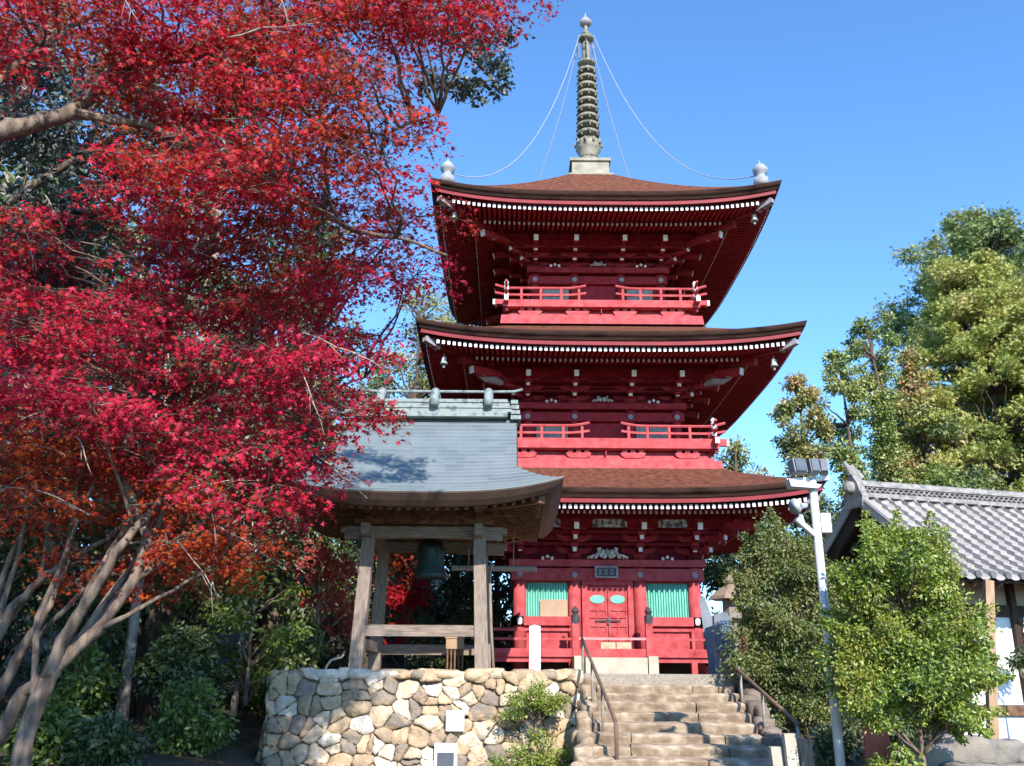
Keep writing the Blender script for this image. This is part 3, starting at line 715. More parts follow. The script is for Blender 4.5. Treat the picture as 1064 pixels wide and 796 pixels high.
for ti, (rb, zt_, zm, zb1, zb0, bt, bb, sk1, sk0, skr) in enumerate(((2.89, 8.04, 7.84, 7.69, 7.50, 7.41, 7.12, 7.08, 6.84, 3.05), (2.675, 12.14, 11.93, 11.77, 11.63, 11.56, 11.30, 11.27, 11.0, 2.84))):
    t = T[ti + 1]
    m = MB(); m.b2(PX - rb - .1, PX + rb + .1, PY - rb - .1, PY + rb + .1, zb0 - .09, zb0 - .002)
    for s in range(4):
        rows = [[side(s, x * r, r, z) for x in (-1, 1)] for r, z in ((skr, sk0), (skr - .03, sk1), (skr - .14, sk1 + .005), (skr - .16, bb - .02), (rb - .25, bt), (rb - .05, bt + .01))]
        m.grid(rows)
        n = 4
        for k in range(n):   # boat shaped bracket arms under the deck
            a = (k - 1.5) * rb * .5
            for dx_ in (-.22, 0, .22): p = side(s, a + dx_, rb - .08, 0); m.box((p.x, p.y, bt - .05), (.13, .13, .09))
            pl = [side(s, a + x, rb - .10, bt - .10 - z) for x, z in ((-.34, .0), (-.30, .09), (-.2, .14), (.2, .14), (.30, .09), (.34, 0))]
            m.prism(pl, side(s, 0, .08, 0) - side(s, 0, 0, 0))
        m.bar(side(s, -rb, rb - .04, bt + .02), side(s, rb, rb - .04, bt + .02), .14, .07)
        for sg in (-1, 1): m.bar(side(s, 0, rb - .02, bt - .12), side(s, sg * .01, rb - .02, bt - .12), .1, .12)
    bal = m.build('balcony', REDW, pag)
    rails(bal, rb, zt_, zm, zb0, zb1, .42, (.62, 1.12, 1.7, 2.25))
    for cx_, cy_ in ((-1, -1), (1, -1), (1, 1), (-1, 1)):
        m = MB(); p = (PX + cx_ * rb, PY + cy_ * rb, 0); m.lathe([(.06, zb0 - .2), (.06, zt_ + .08)], p, 10); po = m.build('corner_post', REDD, bal)
        m = MB(); m.lathe([(.062, zt_ + .06), (.07, zt_ + .08), (.045, zt_ + .11), (.075, zt_ + .16), (.05, zt_ + .21), (.005, zt_ + .25)], p, 10); m.build('post_finial', WHITE, bal)
        for zz in (zt_ - .02, zm - .02): m = MB(); m.box((p[0], p[1], zz), (.125, .125, .09)); m.build('white_band', WHITE, bal)
        for ax in ((cx_, 0), (0, cy_)): m = MB(); m.box((p[0] + ax[0] * .325, p[1] + ax[1] * .325, zb0 + .07), (.11, .11, .15)); m.build('beam_tip', WHITE, bal)
# ground storey veranda
rb = 3.20; m = MB()
m.b2(PX - rb - .06, PX + rb + .06, PY - rb - .06, PY + rb + .06, 2.12, 2.20)
for s in range(4):
    m.bar(side(s, -rb, rb, 2.255), side(s, rb, rb, 2.255), .12, .12); m.bar(side(s, -rb, rb - .06, 2.06), side(s, rb, rb - .06, 2.06), .10, .12)
    for a in (-3.1, -1.98, -1.0, 1.0, 1.98, 3.1): m.bar(side(s, a, rb - .06, TZ), side(s, a, rb - .06, 2.06), .14, .14, (0, 1, 0))
ver = m.build('veranda', REDW, pag)
for s in range(4):
    for sg in (-1, 1):
        m = MB()
        for z, hh in ((2.76, .07), (2.54, .06)): m.bar(side(s, sg * .9, rb, z), side(s, sg * (rb + .25), rb, z), .07, hh)
        for a in (1.98, 3.15): m.bar(side(s, sg * a, rb, 2.3), side(s, sg * a, rb, 2.74), .08, .08, (0, 1, 0))
        m.build('railing', REDW, ver)
for s in (0,):
    for sg in (-1, 1):
        m = MB(); m.bar(side(s, sg * .9, rb + .02, 2.0), side(s, sg * .9, rb + .02, 2.92), .17, .17, (0, 1, 0)); nw = m.build('newel_post', REDW, ver)
        p = side(s, sg * .9, rb + .02, 0); m = MB(); m.lathe([(.10, 2.90), (.105, 3.10), (.06, 3.13), (.10, 3.2), (.06, 3.27), (.004, 3.33)], (p.x, p.y, 0), 12); m.build('post_cap', DARKM, ver)
m = MB(); m.bar(side(0, -.86, rb + .05, 2.55), side(0, .84, rb + .05, 2.55), .06, .055); m.build('barrier_bar', mat('faded_pink_bar', (.62, .28, .28), (.55, .2, .2), 5), ver)
m = MB()
for k, a in enumerate((-.28, .10)): sbox(m, 0, a, a + .35, rb - .02, rb + .0, 2.24, 2.48)
m.build('notice_boards', mat('faded_notice', (.40, .27, .17), (.55, .42, .30), 9, bump=.1), ver)
m = MB(); sbox(m, 0, -.74, .74, 2.2, 2.3, 2.2, 2.32); m.build('door_sill', REDW, ver)
m = MB(); sbox(m, 0, -.72, .74, 3.25, 3.9, TZ, 2.1); blk = m.build('entrance_step', CONC, pag)
for sg in (-1, 1):
    m = MB(); sbox(m, 0, min(sg * .76, sg * .99), max(sg * .76, sg * .99), 3.25, 3.95, TZ, 2.13); m.build('entrance_cheek', CONC, pag)
m = MB(); m.b2(PX - 2.3, PX + 2.3, PY - 2.3, PY + 2.3, TZ, 2.0); m.build('foundation', WOODD, pag)

# ---- spire
ZS = lambda y: 23.94 - (y - 15) * 0.0391
m = MB(); m.b2(PX - .60, PX + .60, PY - .60, PY + .60, 16.95, 17.60); m.b2(PX - .66, PX + .66, PY - .66, PY + .66, 17.60, 17.70); m.b2(PX - .72, PX + .72, PY - .72, PY + .72, 17.0, 17.1)
spire = m.build('spire', mat('pale_bronze_base', (.36, .33, .25), (.20, .18, .13), 3, .7, .15, 20), pag)
m = MB(); m.lathe([(.34, 17.69), (.32, 18.02), (.10, 18.03), (.10, 21.5), (.13, 21.6), (.15, 22.6), (.10, 22.75), (.07, 23.4), (.05, 23.5)], (PX, PY, 0), 12); m.build('mast', BRONZE, spire, True)
m = MB(); m.lathe([(.30, 18.0), (.36, 18.05), (.30, 18.2), (.40, 18.35), (.44, 18.6), (.36, 18.72), (.14, 18.75)], (PX, PY, 0), 20)
for k in range(10):
    a = k * math.pi / 5; m.box((PX + .44 * math.cos(a), PY + .44 * math.sin(a), 18.58), (.07, .07, .16), a)
m.build('lotus_bowl', BRONZE, spire, True)
for k in range(9):
    z = 18.98 + k * .315; r = .375 - .008 * k; m = MB()
    m.lathe([(r - .07, z - .05), (r, z - .055), (r + .015, z), (r, z + .055), (r - .07, z + .05)], (PX, PY, 0), 20)
    for j in range(6): a = j * math.pi / 3 + .3; m.bar((PX, PY, z), (PX + (r - .04) * math.cos(a), PY + (r - .04) * math.sin(a), z), .05, .06)
    for j in range(8): a = j * math.pi / 4 + .1; m.lathe([(.012, z - .06), (.05, z - .20), (.03, z - .13)], (PX + r * math.cos(a), PY + r * math.sin(a), 0), 5)
    m.build('ring', BRONZE, spire, True)
m = MB(); m.lathe([(.14, 21.75), (.30, 21.80), (.31, 21.86), (.15, 21.9)], (PX, PY, 0), 16)
for j in range(4):
    a = j * math.pi / 2; c_, s_ = math.cos(a), math.sin(a)
    m.tube([(PX + r * c_, PY + r * s_, z) for r, z in ((.14, 21.95), (.26, 22.1), (.24, 22.4), (.28, 22.6), (.16, 22.75))], .022, 5)
m.lathe([(.12, 22.78), (.28, 22.84), (.28, 22.9), (.12, 22.95)], (PX, PY, 0), 16); m.lathe([(.1, 23.0), (.17, 23.08), (.1, 23.18)], (PX, PY, 0), 14)
m.build('flame_finial', BRONZE, spire, True)
m = MB(); m.lathe([(.08, 23.42), (.20, 23.5), (.22, 23.6), (.14, 23.72), (.04, 23.8), (.02, 23.98)], (PX, PY, 0), 14); m.build('jewel', GREY, spire, True)
for cx_, cy_ in ((-1, -1), (1, -1), (1, 1), (-1, 1)):
    m = MB(); c = (PX + cx_ * 4.32, PY + cy_ * 4.32, 0); z0 = zroof(4.32, 4.32) - .02
    m.lathe([(.22, z0 - .1), (.20, z0 + .12), (.13, z0 + .16), (.12, z0 + .26), (.19, z0 + .32), (.21, z0 + .42), (.13, z0 + .54), (.03, z0 + .62), (.01, z0 + .72)], c, 14); m.build('corner_finial', mat('pale_tile_finial', (.36, .37, .39), (.24, .25, .27), 5), pag, True)
    m = MB(); P = []
    for i in range(25):
        u = i / 24; r = .24 + (4.20 - .24) * (1 - u); P.append((PX + cx_ * r, PY + cy_ * r, z0 + .3 + (22.86 - z0 - .3) * (.86 * u ** 2.3 + .14 * u)))
    m.tube(P, .016, 5); m.build('chain', CHAIN, spire, True)

# ---- wind bells hanging from the hip rafters
def bell_mb(p):
    m = MB(); x, y, z = p
    m.lathe([(.010, z + .02), (.012, z - .07)], (x, y, 0), 6); m.lathe([(.02, z - .06), (.06, z - .085), (.07, z - .20), (.105, z - .27), (.09, z - .275), (.03, z - .21)], (x, y, 0), 12); m.box((x, y, z - .33), (.06, .010, .08)); m.bar((x, y, z - .21), (x, y, z - .31), .010, .010, (0, 1, 0)); return m
for (px_, py_, pz_, lab) in ((6.75, 21.74, 9.56, 'pale wind bell under the right corner of the middle eave'), (-1.76, 21.74, 9.56, 'pale wind bell under the left corner of the middle eave'), (6.62, 21.9, 13.84, 'pale wind bell under the right corner of the top eave'), (-1.62, 21.9, 13.84, 'pale wind bell under the left corner of the top eave'), (7.02, 21.6, 5.52, 'pale wind bell under the lowest eave beside the floodlight pole')):
    tag(bell_mb((px_, py_, pz_)).build('wind_bell', mat('bell_patina', (.45, .50, .46), (.30, .36, .33), 8), None, True), lab, 'bell', 'wind bells of the pagoda')

# ------------------------------------------------------------------ bell tower
BX, BY = -1.65, 18.15
bt = thing('bell_tower', 'open timber bell tower with grey copper hipped roof on the stone wall', 'bell tower', (BX, BY, TZ))
HX, HY, GX, GY = 2.56, 2.75, 1.72, 1.87
def blift(x, y, v): return .27 * (abs(x) / HX) ** 3 * (abs(y) / HY) ** 3 * v if v else 0
def bz(d, k): # d: horizontal distance from the ridge, k: 0..1 closeness to a corner
    u = max(0, 1 - d / HY)
    return 4.70 + 2.12 * u ** 1.12 + .27 * k ** 3 * (1 - u) ** 1.5
m = MB(); q = random.Random(8)
NC = 21
for sg in (-1, 1):
    for i in range(NC):
        d0, d1 = HY * (i + .0) / NC, HY * (i + 1.0) / NC
        hx = lambda d: GX + .03 if d < GY else GX + .03 + (d - GY) * (HX - GX - .03) / (HY - GY)
        x = -1.0; xs = [-1.0]
        k = q.uniform(.05, .25)
        while k < 2: xs.append(-1 + k); k += q.uniform(.17, .28)
        xs.append(1.0)
        for a, b in zip(xs[:-1], xs[1:]):
            n = 3; rows = []
            for d, dz in ((d0, .006), (d1 + .004, .016), (d1 + .004, -.006)):
                rows.append([(BX + (a + (b - a) * j / n) * hx(d), BY + sg * d, bz(d, abs(a + (b - a) * j / n) if d > GY * .7 else 0) + dz) for j in range(n + 1)])
            # blend the corner lift in smoothly
            rows = [[(p[0], p[1], bz(abs(p[1] - BY), min(1, abs(p[0] - BX) / HX)) + dz) for p in row] for row, dz in zip(rows, (.006, .016, -.006))]
            m.grid(rows)
for sg in (-1, 1):
    ns = 8
    for i in range(ns):
        e0, e1 = GX - .25 + (HX - GX + .25) * i / ns, GX - .25 + (HX - GX + .25) * (i + 1) / ns
        eq = lambda e: HY - (HX - e) * (HY - GY) / (HX - GX - .03)      # equivalent distance on the front slope
        rows = []
        for e, dz in ((e0, .004), (e1 + .004, .014), (e1 + .004, -.006)):
            hy = eq(e); rows.append([(BX + sg * e, BY + hy * (2 * j / 14 - 1), bz(eq(e), abs(2 * j / 14 - 1) * hy / HY) + dz) for j in range(15)])
        m.grid(rows)
rf = m.build('roof', mat('aged_copper_sheets', (0.125, 0.155, 0.165), (0.18, 0.212, 0.22), 0.9, 0.45, 0.06, 8, stretch=(5, 0.7, 0.7), spec=0.5, lo=0.2, hi=0.8, island=.45), bt)
m = MB()
for s in range(4):
    rows = []
    for ins, dz in ((0, .012), (.005, -.03), (.10, -.14), (.20, -.225), (.34, -.225)):
        row = []
        for j in range(31):
            k = 2 * j / 30 - 1; hx, hy = HX - ins, HY - ins
            p = ((k * hx, -hy), (hx, k * hy), (-k * hx, hy), (-hx, -k * hy))[s]
            row.append((BX + p[0], BY + p[1], bz(HY, abs(k)) + dz))
        rows.append(row)
    m.grid(rows)
m.build('eave_edge', mat('brown_copper_edge', (.10, .062, .048), (.07, .045, .036), 3, .6, .1, 20), rf)
# gable ends, verge edges
m = MB()
for sg in (-1, 1):
    x = BX + sg * (GX - .22)
    m.add([(x, BY - 1.75, 5.36), (x, BY + 1.75, 5.36), (x, BY, 6.78)], [(0, 1, 2)])
    for s2 in (-1, 1):
        P = [(BX + sg * (GX + .02), BY + s2 * d, bz(d, 0) - .10) for d in [GY * .98 * i / 8 for i in range(9)]]
        for a, b in zip(P[:-1], P[1:]): m.bar(a, b, .06, .17)
m.build('gable', WOODD, rf)
# ridge
m = MB(); L = GX - .04
for k, (hw, z0, z1, ex) in enumerate(((.34, 6.76, 6.86, .0), (.30, 6.87, 6.94, .08), (.32, 6.95, 6.99, .08), (.27, 7.0, 7.07, .05), (.29, 7.08, 7.11, .03), (.22, 7.12, 7.17, .0))):
    m.b2(BX - L - ex + .12, BX + L + ex - .12, BY - hw, BY + hw, z0, z1)
rg = m.build('ridge', PATINA, rf)
m = MB(); m_ = MB()
for k in range(4): m.b2(BX + L - .05, BX + L + .16 - .02 * k, BY - .30 + .03 * k, BY + .30 - .03 * k, 6.72 + .12 * k, 6.80 + .12 * k); m_.b2(BX - L + .05, BX - L - .16 + .02 * k, BY - .30 + .03 * k, BY + .30 - .03 * k, 6.72 + .12 * k, 6.80 + .12 * k)
m.build('ridge_end', PATINA, rg); m_.build('ridge_end', PATINA, rg)
for x in (-1.08, 0.04, 1.16):
    m = MB()
    for s2 in (-1, 1): m.tube([(BX + x, BY + s2 * y, z) for y, z in ((0, 7.34), (.18, 7.33), (.30, 7.25), (.37, 7.12), (.39, 6.98))], .095, 14)
    m.build('ridge_roll', PATINA, rg, True)
m = MB(); m.tube([(BX + x, BY, z) for x, z in ((-1.98, 7.48), (-1.8, 7.43), (-1.2, 7.40), (0, 7.40), (1.2, 7.40), (1.7, 7.41), (1.88, 7.46))], .03, 8)
for x in (-1.08, .04, 1.16): m.bar((BX + x, BY, 7.2), (BX + x, BY, 7.4), .05, .05, (0, 1, 0))
m.build('ridge_pole', PATINA, rg)
# underside
def bun(x, y):   # soffit height
    d = max(abs(y) / (HY - .3), abs(x) / (HX - .3)); k = min(abs(y) / (HY - .3), abs(x) / (HX - .3))
    return 4.43 + .62 * (1 - d) + .27 * (k ** 3) * max(0, min(1, (d - .4) / .6))
m = MB(); N = 24
m.grid([[(BX + (HX - .3) * (2*i/N-1), BY + (HY - .3) * (2*j/N-1), bun((HX - .3) * (2*i/N-1), (HY - .3) * (2*j/N-1)) + .09) for i in range(N + 1)] for j in range(N + 1)])
m.build('soffit', WOODB, rf)
m = MB()
for s in range(4):
    A, B_ = ((HX - .32), (HY - .32)) if s % 2 == 0 else ((HY - .32), (HX - .32))
    n = int(A / .17)
    for i in range(-n, n + 1):
        a = i * .17; r0 = max(.95, abs(a) * B_ / A); r1 = B_ - .04
        if r1 - r0 < .15: continue
        pp = []
        for r in (r0, r1):
            p = ((a, -r), (r, a), (-a, r), (-r, -a))[s]; pp.append((BX + p[0], BY + p[1], bun(*p) + .03))
        m.bar(pp[0], pp[1], .065, .09)
for cx_, cy_ in ((1,-1),(-1,-1),(1,1),(-1,1)):
    p0, p1 = (cx_ * 1.0, cy_ * 1.05), (cx_ * (HX - .36), cy_ * (HY - .36)); m.bar((BX + p0[0], BY + p0[1], bun(*p0) - .04), (BX + p1[0], BY + p1[1], bun(*p1) - .03), .13, .17)
m.build('rafters', WOODB, rf)
PF, PB = BY - 1.15, BY + 1.15
for sx_ in (-1, 1):
    for y in (PF, PB):
        m = MB(); yi = 1 if y == PF else -1
        b = (BX + sx_ * 1.14, y, TZ + .04); tp = (BX + sx_ * 1.045, y + yi * .10, 4.34)
        m.bar(b, tp, .245, .245, (0, 1, 0), w1=.215, h1=.215); m.build('post', WOOD, bt)
        m = MB(); m.rock((b[0], b[1], TZ - .0), (.62, .62, .2), sx_ + y, 2, .1); m.build('post_base', ROCK, bt, True)
m = MB()
for y, z in ((PF + .03, 2.43), (PB - .03, 2.16)): m.bar((BX - 1.12, y, z), (BX + 1.12, y, z), .14, .20)
for sx_ in (-1, 1): m.bar((BX + sx_ * 1.12, PF, 2.2), (BX + sx_ * 1.12, PB, 2.2), .14, .2)
m.build('tie_beam', WOODH, bt)
m = MB()
for y in (PF + .1, PB - .1):
    n = 12; top = [(BX + x, y - .08, z) for x, z in [(-1.5, 4.12), (-1.5, 4.33), (1.5, 4.33), (1.5, 4.12)]]
    bot = [(BX + 1.5 - 3.0 * i / n, y - .08, 4.09 + .05 * math.sin(math.pi * i / n)) for i in range(n + 1)]
    m.prism([(BX - 1.5, y - .08, 4.34), (BX + 1.5, y - .08, 4.34)] + bot, (0, .16, 0))
    for sx_ in (-1, 1):
        for k, (l, z) in enumerate(((.48, 4.24), (.36, 4.14))): m.bar((BX + sx_ * 1.1, y, z), (BX + sx_ * (1.1 + l), y, z + .03), .13, .10)
for sx_ in (-1, 1):
    m.bar((BX + sx_ * 1.05, PF - .45, 4.23), (BX + sx_ * 1.05, PB + .45, 4.23), .15, .2)
m.build('head_beam', WOODH, bt)
m = MB()
for y in (PF + .1, PB - .1):
    for x in (-1.05, -.35, .35, 1.05): m.bar((BX + x - .28, y, 4.44), (BX + x + .28, y, 4.44), .12, .10); m.box((BX + x, y, 4.53), (.17, .17, .09))
    m.bar((BX - 1.7, y, 4.64), (BX + 1.7, y, 4.64), .15, .14)
for sx_ in (-1, 1): m.bar((BX + sx_ * 1.05, PF - .8, 4.65), (BX + sx_ * 1.05, PB + .8, 4.65), .15, .14)
m.bar((BX, PF, 4.50), (BX, PB, 4.50), .2, .22)
m.build('bracket_beam', WOODB, bt)
m = MB()
for i in range(9): x = BX - 1.0 + i * .25; m.b2(x, x + .235, PF + .15, PB - .15, 4.70, 4.73)
m.b2(BX - 1.0, BX + 1.0, PB - .14, PB - .10, 4.1, 4.7)
m.build('ceiling', WOODB, bt)
# bell and striker, each its own thing
b = thing('temple_bell', 'dark green bronze bell hanging inside the timber bell tower', 'bell', (-1.60, BY, 3.5))
m = MB(); m.lathe([(.25, 3.53), (.30, 3.50), (.315, 3.52), (.305, 3.58), (.285, 3.62), (.285, 3.7), (.275, 3.72), (.265, 4.0), (.26, 4.08), (.24, 4.18), (.17, 4.26), (.06, 4.29)], (-1.60, BY, 0), 28)
for k in range(12):
    for z in (3.98, 4.04, 4.10): a = k * math.pi / 6; m.ball((-1.60 + .265 * math.cos(a), BY + .265 * math.sin(a), z), .02, 6)
m.build('body', BELLM, b, True)
m = MB(); m.tube([(-1.60 + .09 * math.cos(k * math.pi / 8), BY, 4.27 + .14 * math.sin(k * math.pi / 8)) for k in range(9)], .025, 6); m.build('crown_loop', BELLM, b, True)
sk = thing('striker_log', 'slim horizontal striking log hung beside the bell', 'striker', (-.35, BY, 3.68))
m = MB(); m.tube([(-1.18, BY, 3.70), (.52, BY + .02, 3.69)], .055, 10); m.build('log', WOOD, sk)
for x in (-.85, .05): m = MB(); m.tube([(x, BY, 3.70), (x + .02, BY, 4.66)], .010, 5); m.build('rope', WOOD, sk)
bx = thing('offering_box', 'small brown wooden box on a slatted stand inside the bell tower', 'box', (-1.10, 18.6, TZ))
m = MB(); m.b2(-1.27, -.93, 18.45, 18.75, 2.16, 2.36); m.b2(-1.29, -.91, 18.43, 18.77, 2.36, 2.39); m.build('box_body', mat('light_brown_board', (.42, .28, .17), (.33, .21, .13), 4), bx)
m = MB()
for k in range(5): m.b2(-1.25 + k * .072, -1.22 + k * .072, 18.47, 18.5, TZ, 2.16)
for k in range(5): m.b2(-1.25 + k * .072, -1.22 + k * .072, 18.70, 18.73, TZ, 2.16)
m.build('slatted_stand', WOODB, bx)
m = MB(); m.tube([(-.30, 17.35, TZ), (-.36, 17.4, 2.5), (-.40, 17.5, 3.5), (-.38, 17.55, 3.75)], [.03, .03, .028, .025], 7)
tag(m.build('wooden_pole', WOOD, None, True), 'thin grey pole leaning against the right front post of the bell tower', 'pole')
m = MB(); m.tube([(-3.0, 16.85, 2.0), (-3.03, 16.82, 1.95), (-3.2, 16.75, 1.9), (-3.27, 16.7, 1.78), (-3.28, 16.68, 1.66)], .022, 6)
tag(m.build('hose', mat('pale_hose', (.5, .45, .36)), None, True), 'pale hose hanging beside the left post of the bell tower', 'hose')

# ------------------------------------------------------------------ things on and by the wall and steps
m = MB(); m.box((.44, 16.62, 2.09), (.20, .13, .82)); m.add([(.34, 16.555, 2.5), (.54, 16.555, 2.5), (.54, 16.685, 2.5), (.34, 16.685, 2.5), (.44, 16.62, 2.53)], [(0,1,4),(1,2,4),(2,3,4),(3,0,4)])
tag(m.build('marker_post', mat('pale_granite', (.66, .68, .70), (.56, .58, .60), 8)), 'white square marker post standing at the wall edge by the steps', 'marker post')
m = MB(); m.b2(-1.05, -.75, 15.77, 15.80, .78, 1.10); tag(m.build('white_plate', WHITE), 'white rectangular plate fixed to the stone wall', 'plate')
pl = thing('information_sign', 'dark sign board on a white backing low on the stone wall', 'sign', (-1.0, 15.7, .2))
m = MB(); m.b2(-1.22, -.85, 15.71, 15.74, .15, .60); m.build('backing', WHITE, pl)
m = MB(); m.b2(-1.17, -.90, 15.685, 15.708, .1, .46); m.build('sign_board', mat('slate_board', (.10, .11, .13), (.07, .08, .10), 4, .4), pl)
def rail(name, label, pts, posts, m1, m2, r=.026):
    t = thing(name, label, 'handrail', (pts[0][0], pts[0][1], TZ - .3))
    m = MB(); m.tube(pts, r, 10); m.build('top_rail', m1, t, True)
    for (a, b) in posts: m = MB(); m.tube([a, b], r * .85, 8); m.build('rail_post', m2, t, True)
    return t
LR = lambda k: (1.26 + .14 * k, 16.3 - 3.7 * k, 2.28 - 1.20 * k)
rail('handrail', 'rusty pipe handrail on the left side of the stone steps', [LR(0), LR(.25), LR(.5), LR(.75), (1.395, 12.7, 1.10), (1.40, 12.62, 1.04), (1.40, 12.6, .95), (1.40, 12.6, .45)],
     [(LR(.01), (LR(.01)[0], LR(.01)[1], 1.55)), (LR(.35), (LR(.35)[0], LR(.35)[1], 1.1)), (LR(.66), (LR(.66)[0], LR(.66)[1], .75))], RUST, PIPE)
RR = lambda k: (3.70 - .02 * k, 16.5 - 4.3 * k, 2.06 - .98 * k)
rail('handrail', 'rusty pipe handrail on the right side of the stone steps', [RR(-.02), RR(0), RR(.3), RR(.6), RR(1)],
     [(RR(0), (RR(0)[0], RR(0)[1], 1.5)), (RR(.33), (RR(.33)[0], RR(.33)[1], 1.05)), (RR(.62), (RR(.62)[0], RR(.62)[1], .75)), (RR(.99), (RR(.99)[0], RR(.99)[1], .4))], RUST, PIPE)
for (x, y, z, w, mm, lab) in ((3.06, 10.4, 1.06, .12, CONC, 'taller pale square post at the foot of the right handrail'), (2.93, 10.5, .92, .115, CONC, 'shorter pale square post at the foot of the right handrail'), (3.34, 10.8, .98, .14, WOOD, 'weathered timber stump right of the pale posts')):
    m = MB(); m.bar((x, y, .2), (x - .04, y, z), w, w, (0, 1, 0)); tag(m.build('short_post', mm), lab, 'post')
# slab monument with blue characters, stone lantern behind it
sl = thing('stone_slab', 'narrow grey stone slab with blue carved characters beside the veranda', 'monument', (4.28, 18.4, TZ))
m = MB(); P = [(4.06, 18.4, TZ - .1), (4.44, 18.4, TZ - .1), (4.43, 18.4, 2.6), (4.40, 18.4, 2.86), (4.24, 18.4, 2.90), (4.06, 18.4, 2.84), (4.05, 18.4, 2.4)]; m.prism(P, (0, .16, 0))
m.build('slab', mat('blue_grey_slate', (.20, .23, .28), (.14, .16, .20), 3, .6, .2, 20), sl)
m = MB()
for k in range(5):
    z = 2.66 - k * .20; kk = 0
    for dx_, dz_, wd, ht in ((0, .07, .15, .022), (0, .03, .11, .02), (0, -.02, .15, .022), (0, .0, .022, .17), (-.05, -.06, .022, .07), (.05, -.06, .022, .07), (.055, .05, .02, .06))[(k % 2):]:
        kk += 1; m.box((4.25 + dx_, 18.395, z + dz_), (wd, .02 + .002 * (kk % 7), ht))
m.build('lettering', mat('blue_lettering', (.05, .16, .36), (.05, .12, .28), 6), sl)
m = MB(); m.prism([(4.02, 18.9, TZ), (4.34, 18.9, TZ), (4.16, 18.9, 2.7), (3.98, 18.9, 3.24), (3.88, 18.9, 3.22)], (.05, .14, 0))
tag(m.build('leaning_slab', mat('blue_grey_slab', (.22, .25, .29), (.16, .18, .21), 3, .6, .2, 20)), 'narrow pointed grey slab leaning behind the lettered stone', 'monument')
ln = thing('stone_lantern', 'stone lantern with pale tan cap behind the grey slab', 'lantern', (4.72, 19.6, TZ))
m = MB(); m.lathe([(.26, TZ), (.26, 1.95), (.14, 2.0), (.13, 2.75), (.26, 2.85)], (4.72, 19.6, 0), 12); m.build('shaft', ROCK, ln)
m = MB(); m.lathe([(.20, 2.85), (.20, 3.22)], (4.72, 19.6, 0), 6); m.build('lamp_house', ROCK, ln)
m = MB(); m.lathe([(.48, 3.24), (.46, 3.30), (.22, 3.48), (.07, 3.56)], (4.72, 19.6, 0), 6); m.lathe([(.06, 3.56), (.11, 3.64), (.03, 3.76)], (4.72, 19.6, 0), 10); m.build('cap', mat('tan_lantern_cap', (.33, .24, .16), (.20, .15, .11), 5, .9, .4, 20), ln)

# ------------------------------------------------------------------ floodlight pole
lp = thing('light_pole', 'galvanised pole with floodlights and a loudspeaker beside the shrubs', 'light pole', (3.49, 10.3, .7))
m = MB(); m.lathe([(.052, .4), (.047, 3.86)], (3.52, 10.3, 0), 14); m.build('pole', STEEL, lp, True)
m = MB(); m.bar((3.22, 10.3, 3.82), (3.72, 10.3, 3.86), .05, .05); m.build('cross_arm', STEEL, lp)
for (x, w, a) in ((3.34, .17, .25), (3.52, .11, .1), (3.64, .09, -.2)):
    f = MB(); M = Matrix.Rotation(a, 3, 'Z') @ Matrix.Rotation(R(-12), 3, 'X')
    f.box((x, 10.22, 3.97), (w, .12, .16), M=M); fl = f.build('floodlight', mat('floodlight_case', (.24, .245, .25), (.17, .175, .18), 4, .5), lp)
    f = MB(); f.box(Vector((x, 10.22, 3.97)) + M @ Vector((0, -.075, 0)), (w * .8, .012, .15), M=M); f.build('lens', mat('floodlight_glass', (.13, .14, .16), (.09, .10, .12), 6, .2, spec=.6), fl)
m = MB(); m.prism([(3.22, 10.2, 3.83), (3.24, 10.2, 3.74), (3.55, 10.2, 3.72), (3.60, 10.2, 3.76)], (0, .16, 0)); m.build('bracket_plate', STEEL, lp)
sp = MB(); o = Vector((3.36, 10.12, 3.50)); d = Vector((-.55, -.4, -.12)).normalized()
sp.tube([o + d * k for k in (0, .06, .10, .16, .20, .21, .15)], [.03, .032, .04, .06, .09, .092, .02], 14); sp.build('loudspeaker', mat('speaker_horn', (.50, .53, .55), (.40, .42, .45), 5, .5), lp, True)
m = MB(); m.bar((3.26, 10.2, 3.36), (3.47, 10.28, 3.20), .05, .055); m.build('stay', STEEL, lp)
m = MB(); m.box((3.62, 10.3, 3.33), (.11, .10, .22)); m.build('junction_box', WHITE, lp)

# ------------------------------------------------------------------ tiled temple hall at the right
HR = R(16); hs = thing('temple_hall', 'white walled temple hall with grey tiled roof and lattice window', 'building', (5.93, 15.0, .6), HR)
Z0 = .6
def hz(y, ov=0):   # roof height (local) at distance y from the ridge
    u = 1 - y / 2.06; u = max(0, u); return 3.05 - Z0 + 1.52 * (u ** 1.08 if u > 0 else u)
tile, NCOL, PITCH, NR = MB(), 27, .262, 15
def prof(k): return -.012 if k < .02 else .085 * (1 - min(1, k / .55)) ** 1.3 - .016 * math.sin(math.pi * k) + .014 * max(0, k - .8) / .2
for s_ in (-1, 1):
    for j in range(NR):
        y0, y1 = 2.09 * j / NR, 2.09 * (j + 1) / NR + .012
        for i in range(NCOL):
            n = 12; q = random.Random(i * 77 + j + s_); dz = q.uniform(-.006, .006); ws = q.uniform(-.006, .006)
            rows = []
            for y, off in ((y0, .0), (y1, .034), (y1, -.005)):
                rows.append([(-.10 + PITCH * (i + k) + ws, s_ * y, hz(min(y, 2.06)) - max(0, y - 2.06) * .7 + off + prof(k) + dz) for k in (0, .0201, .08, .16, .26, .38, .5, .65, .8, .92, .9999)])
            tile.grid(rows)
hr = tile.build('roof', TILE, hs, False, True)
m = MB()
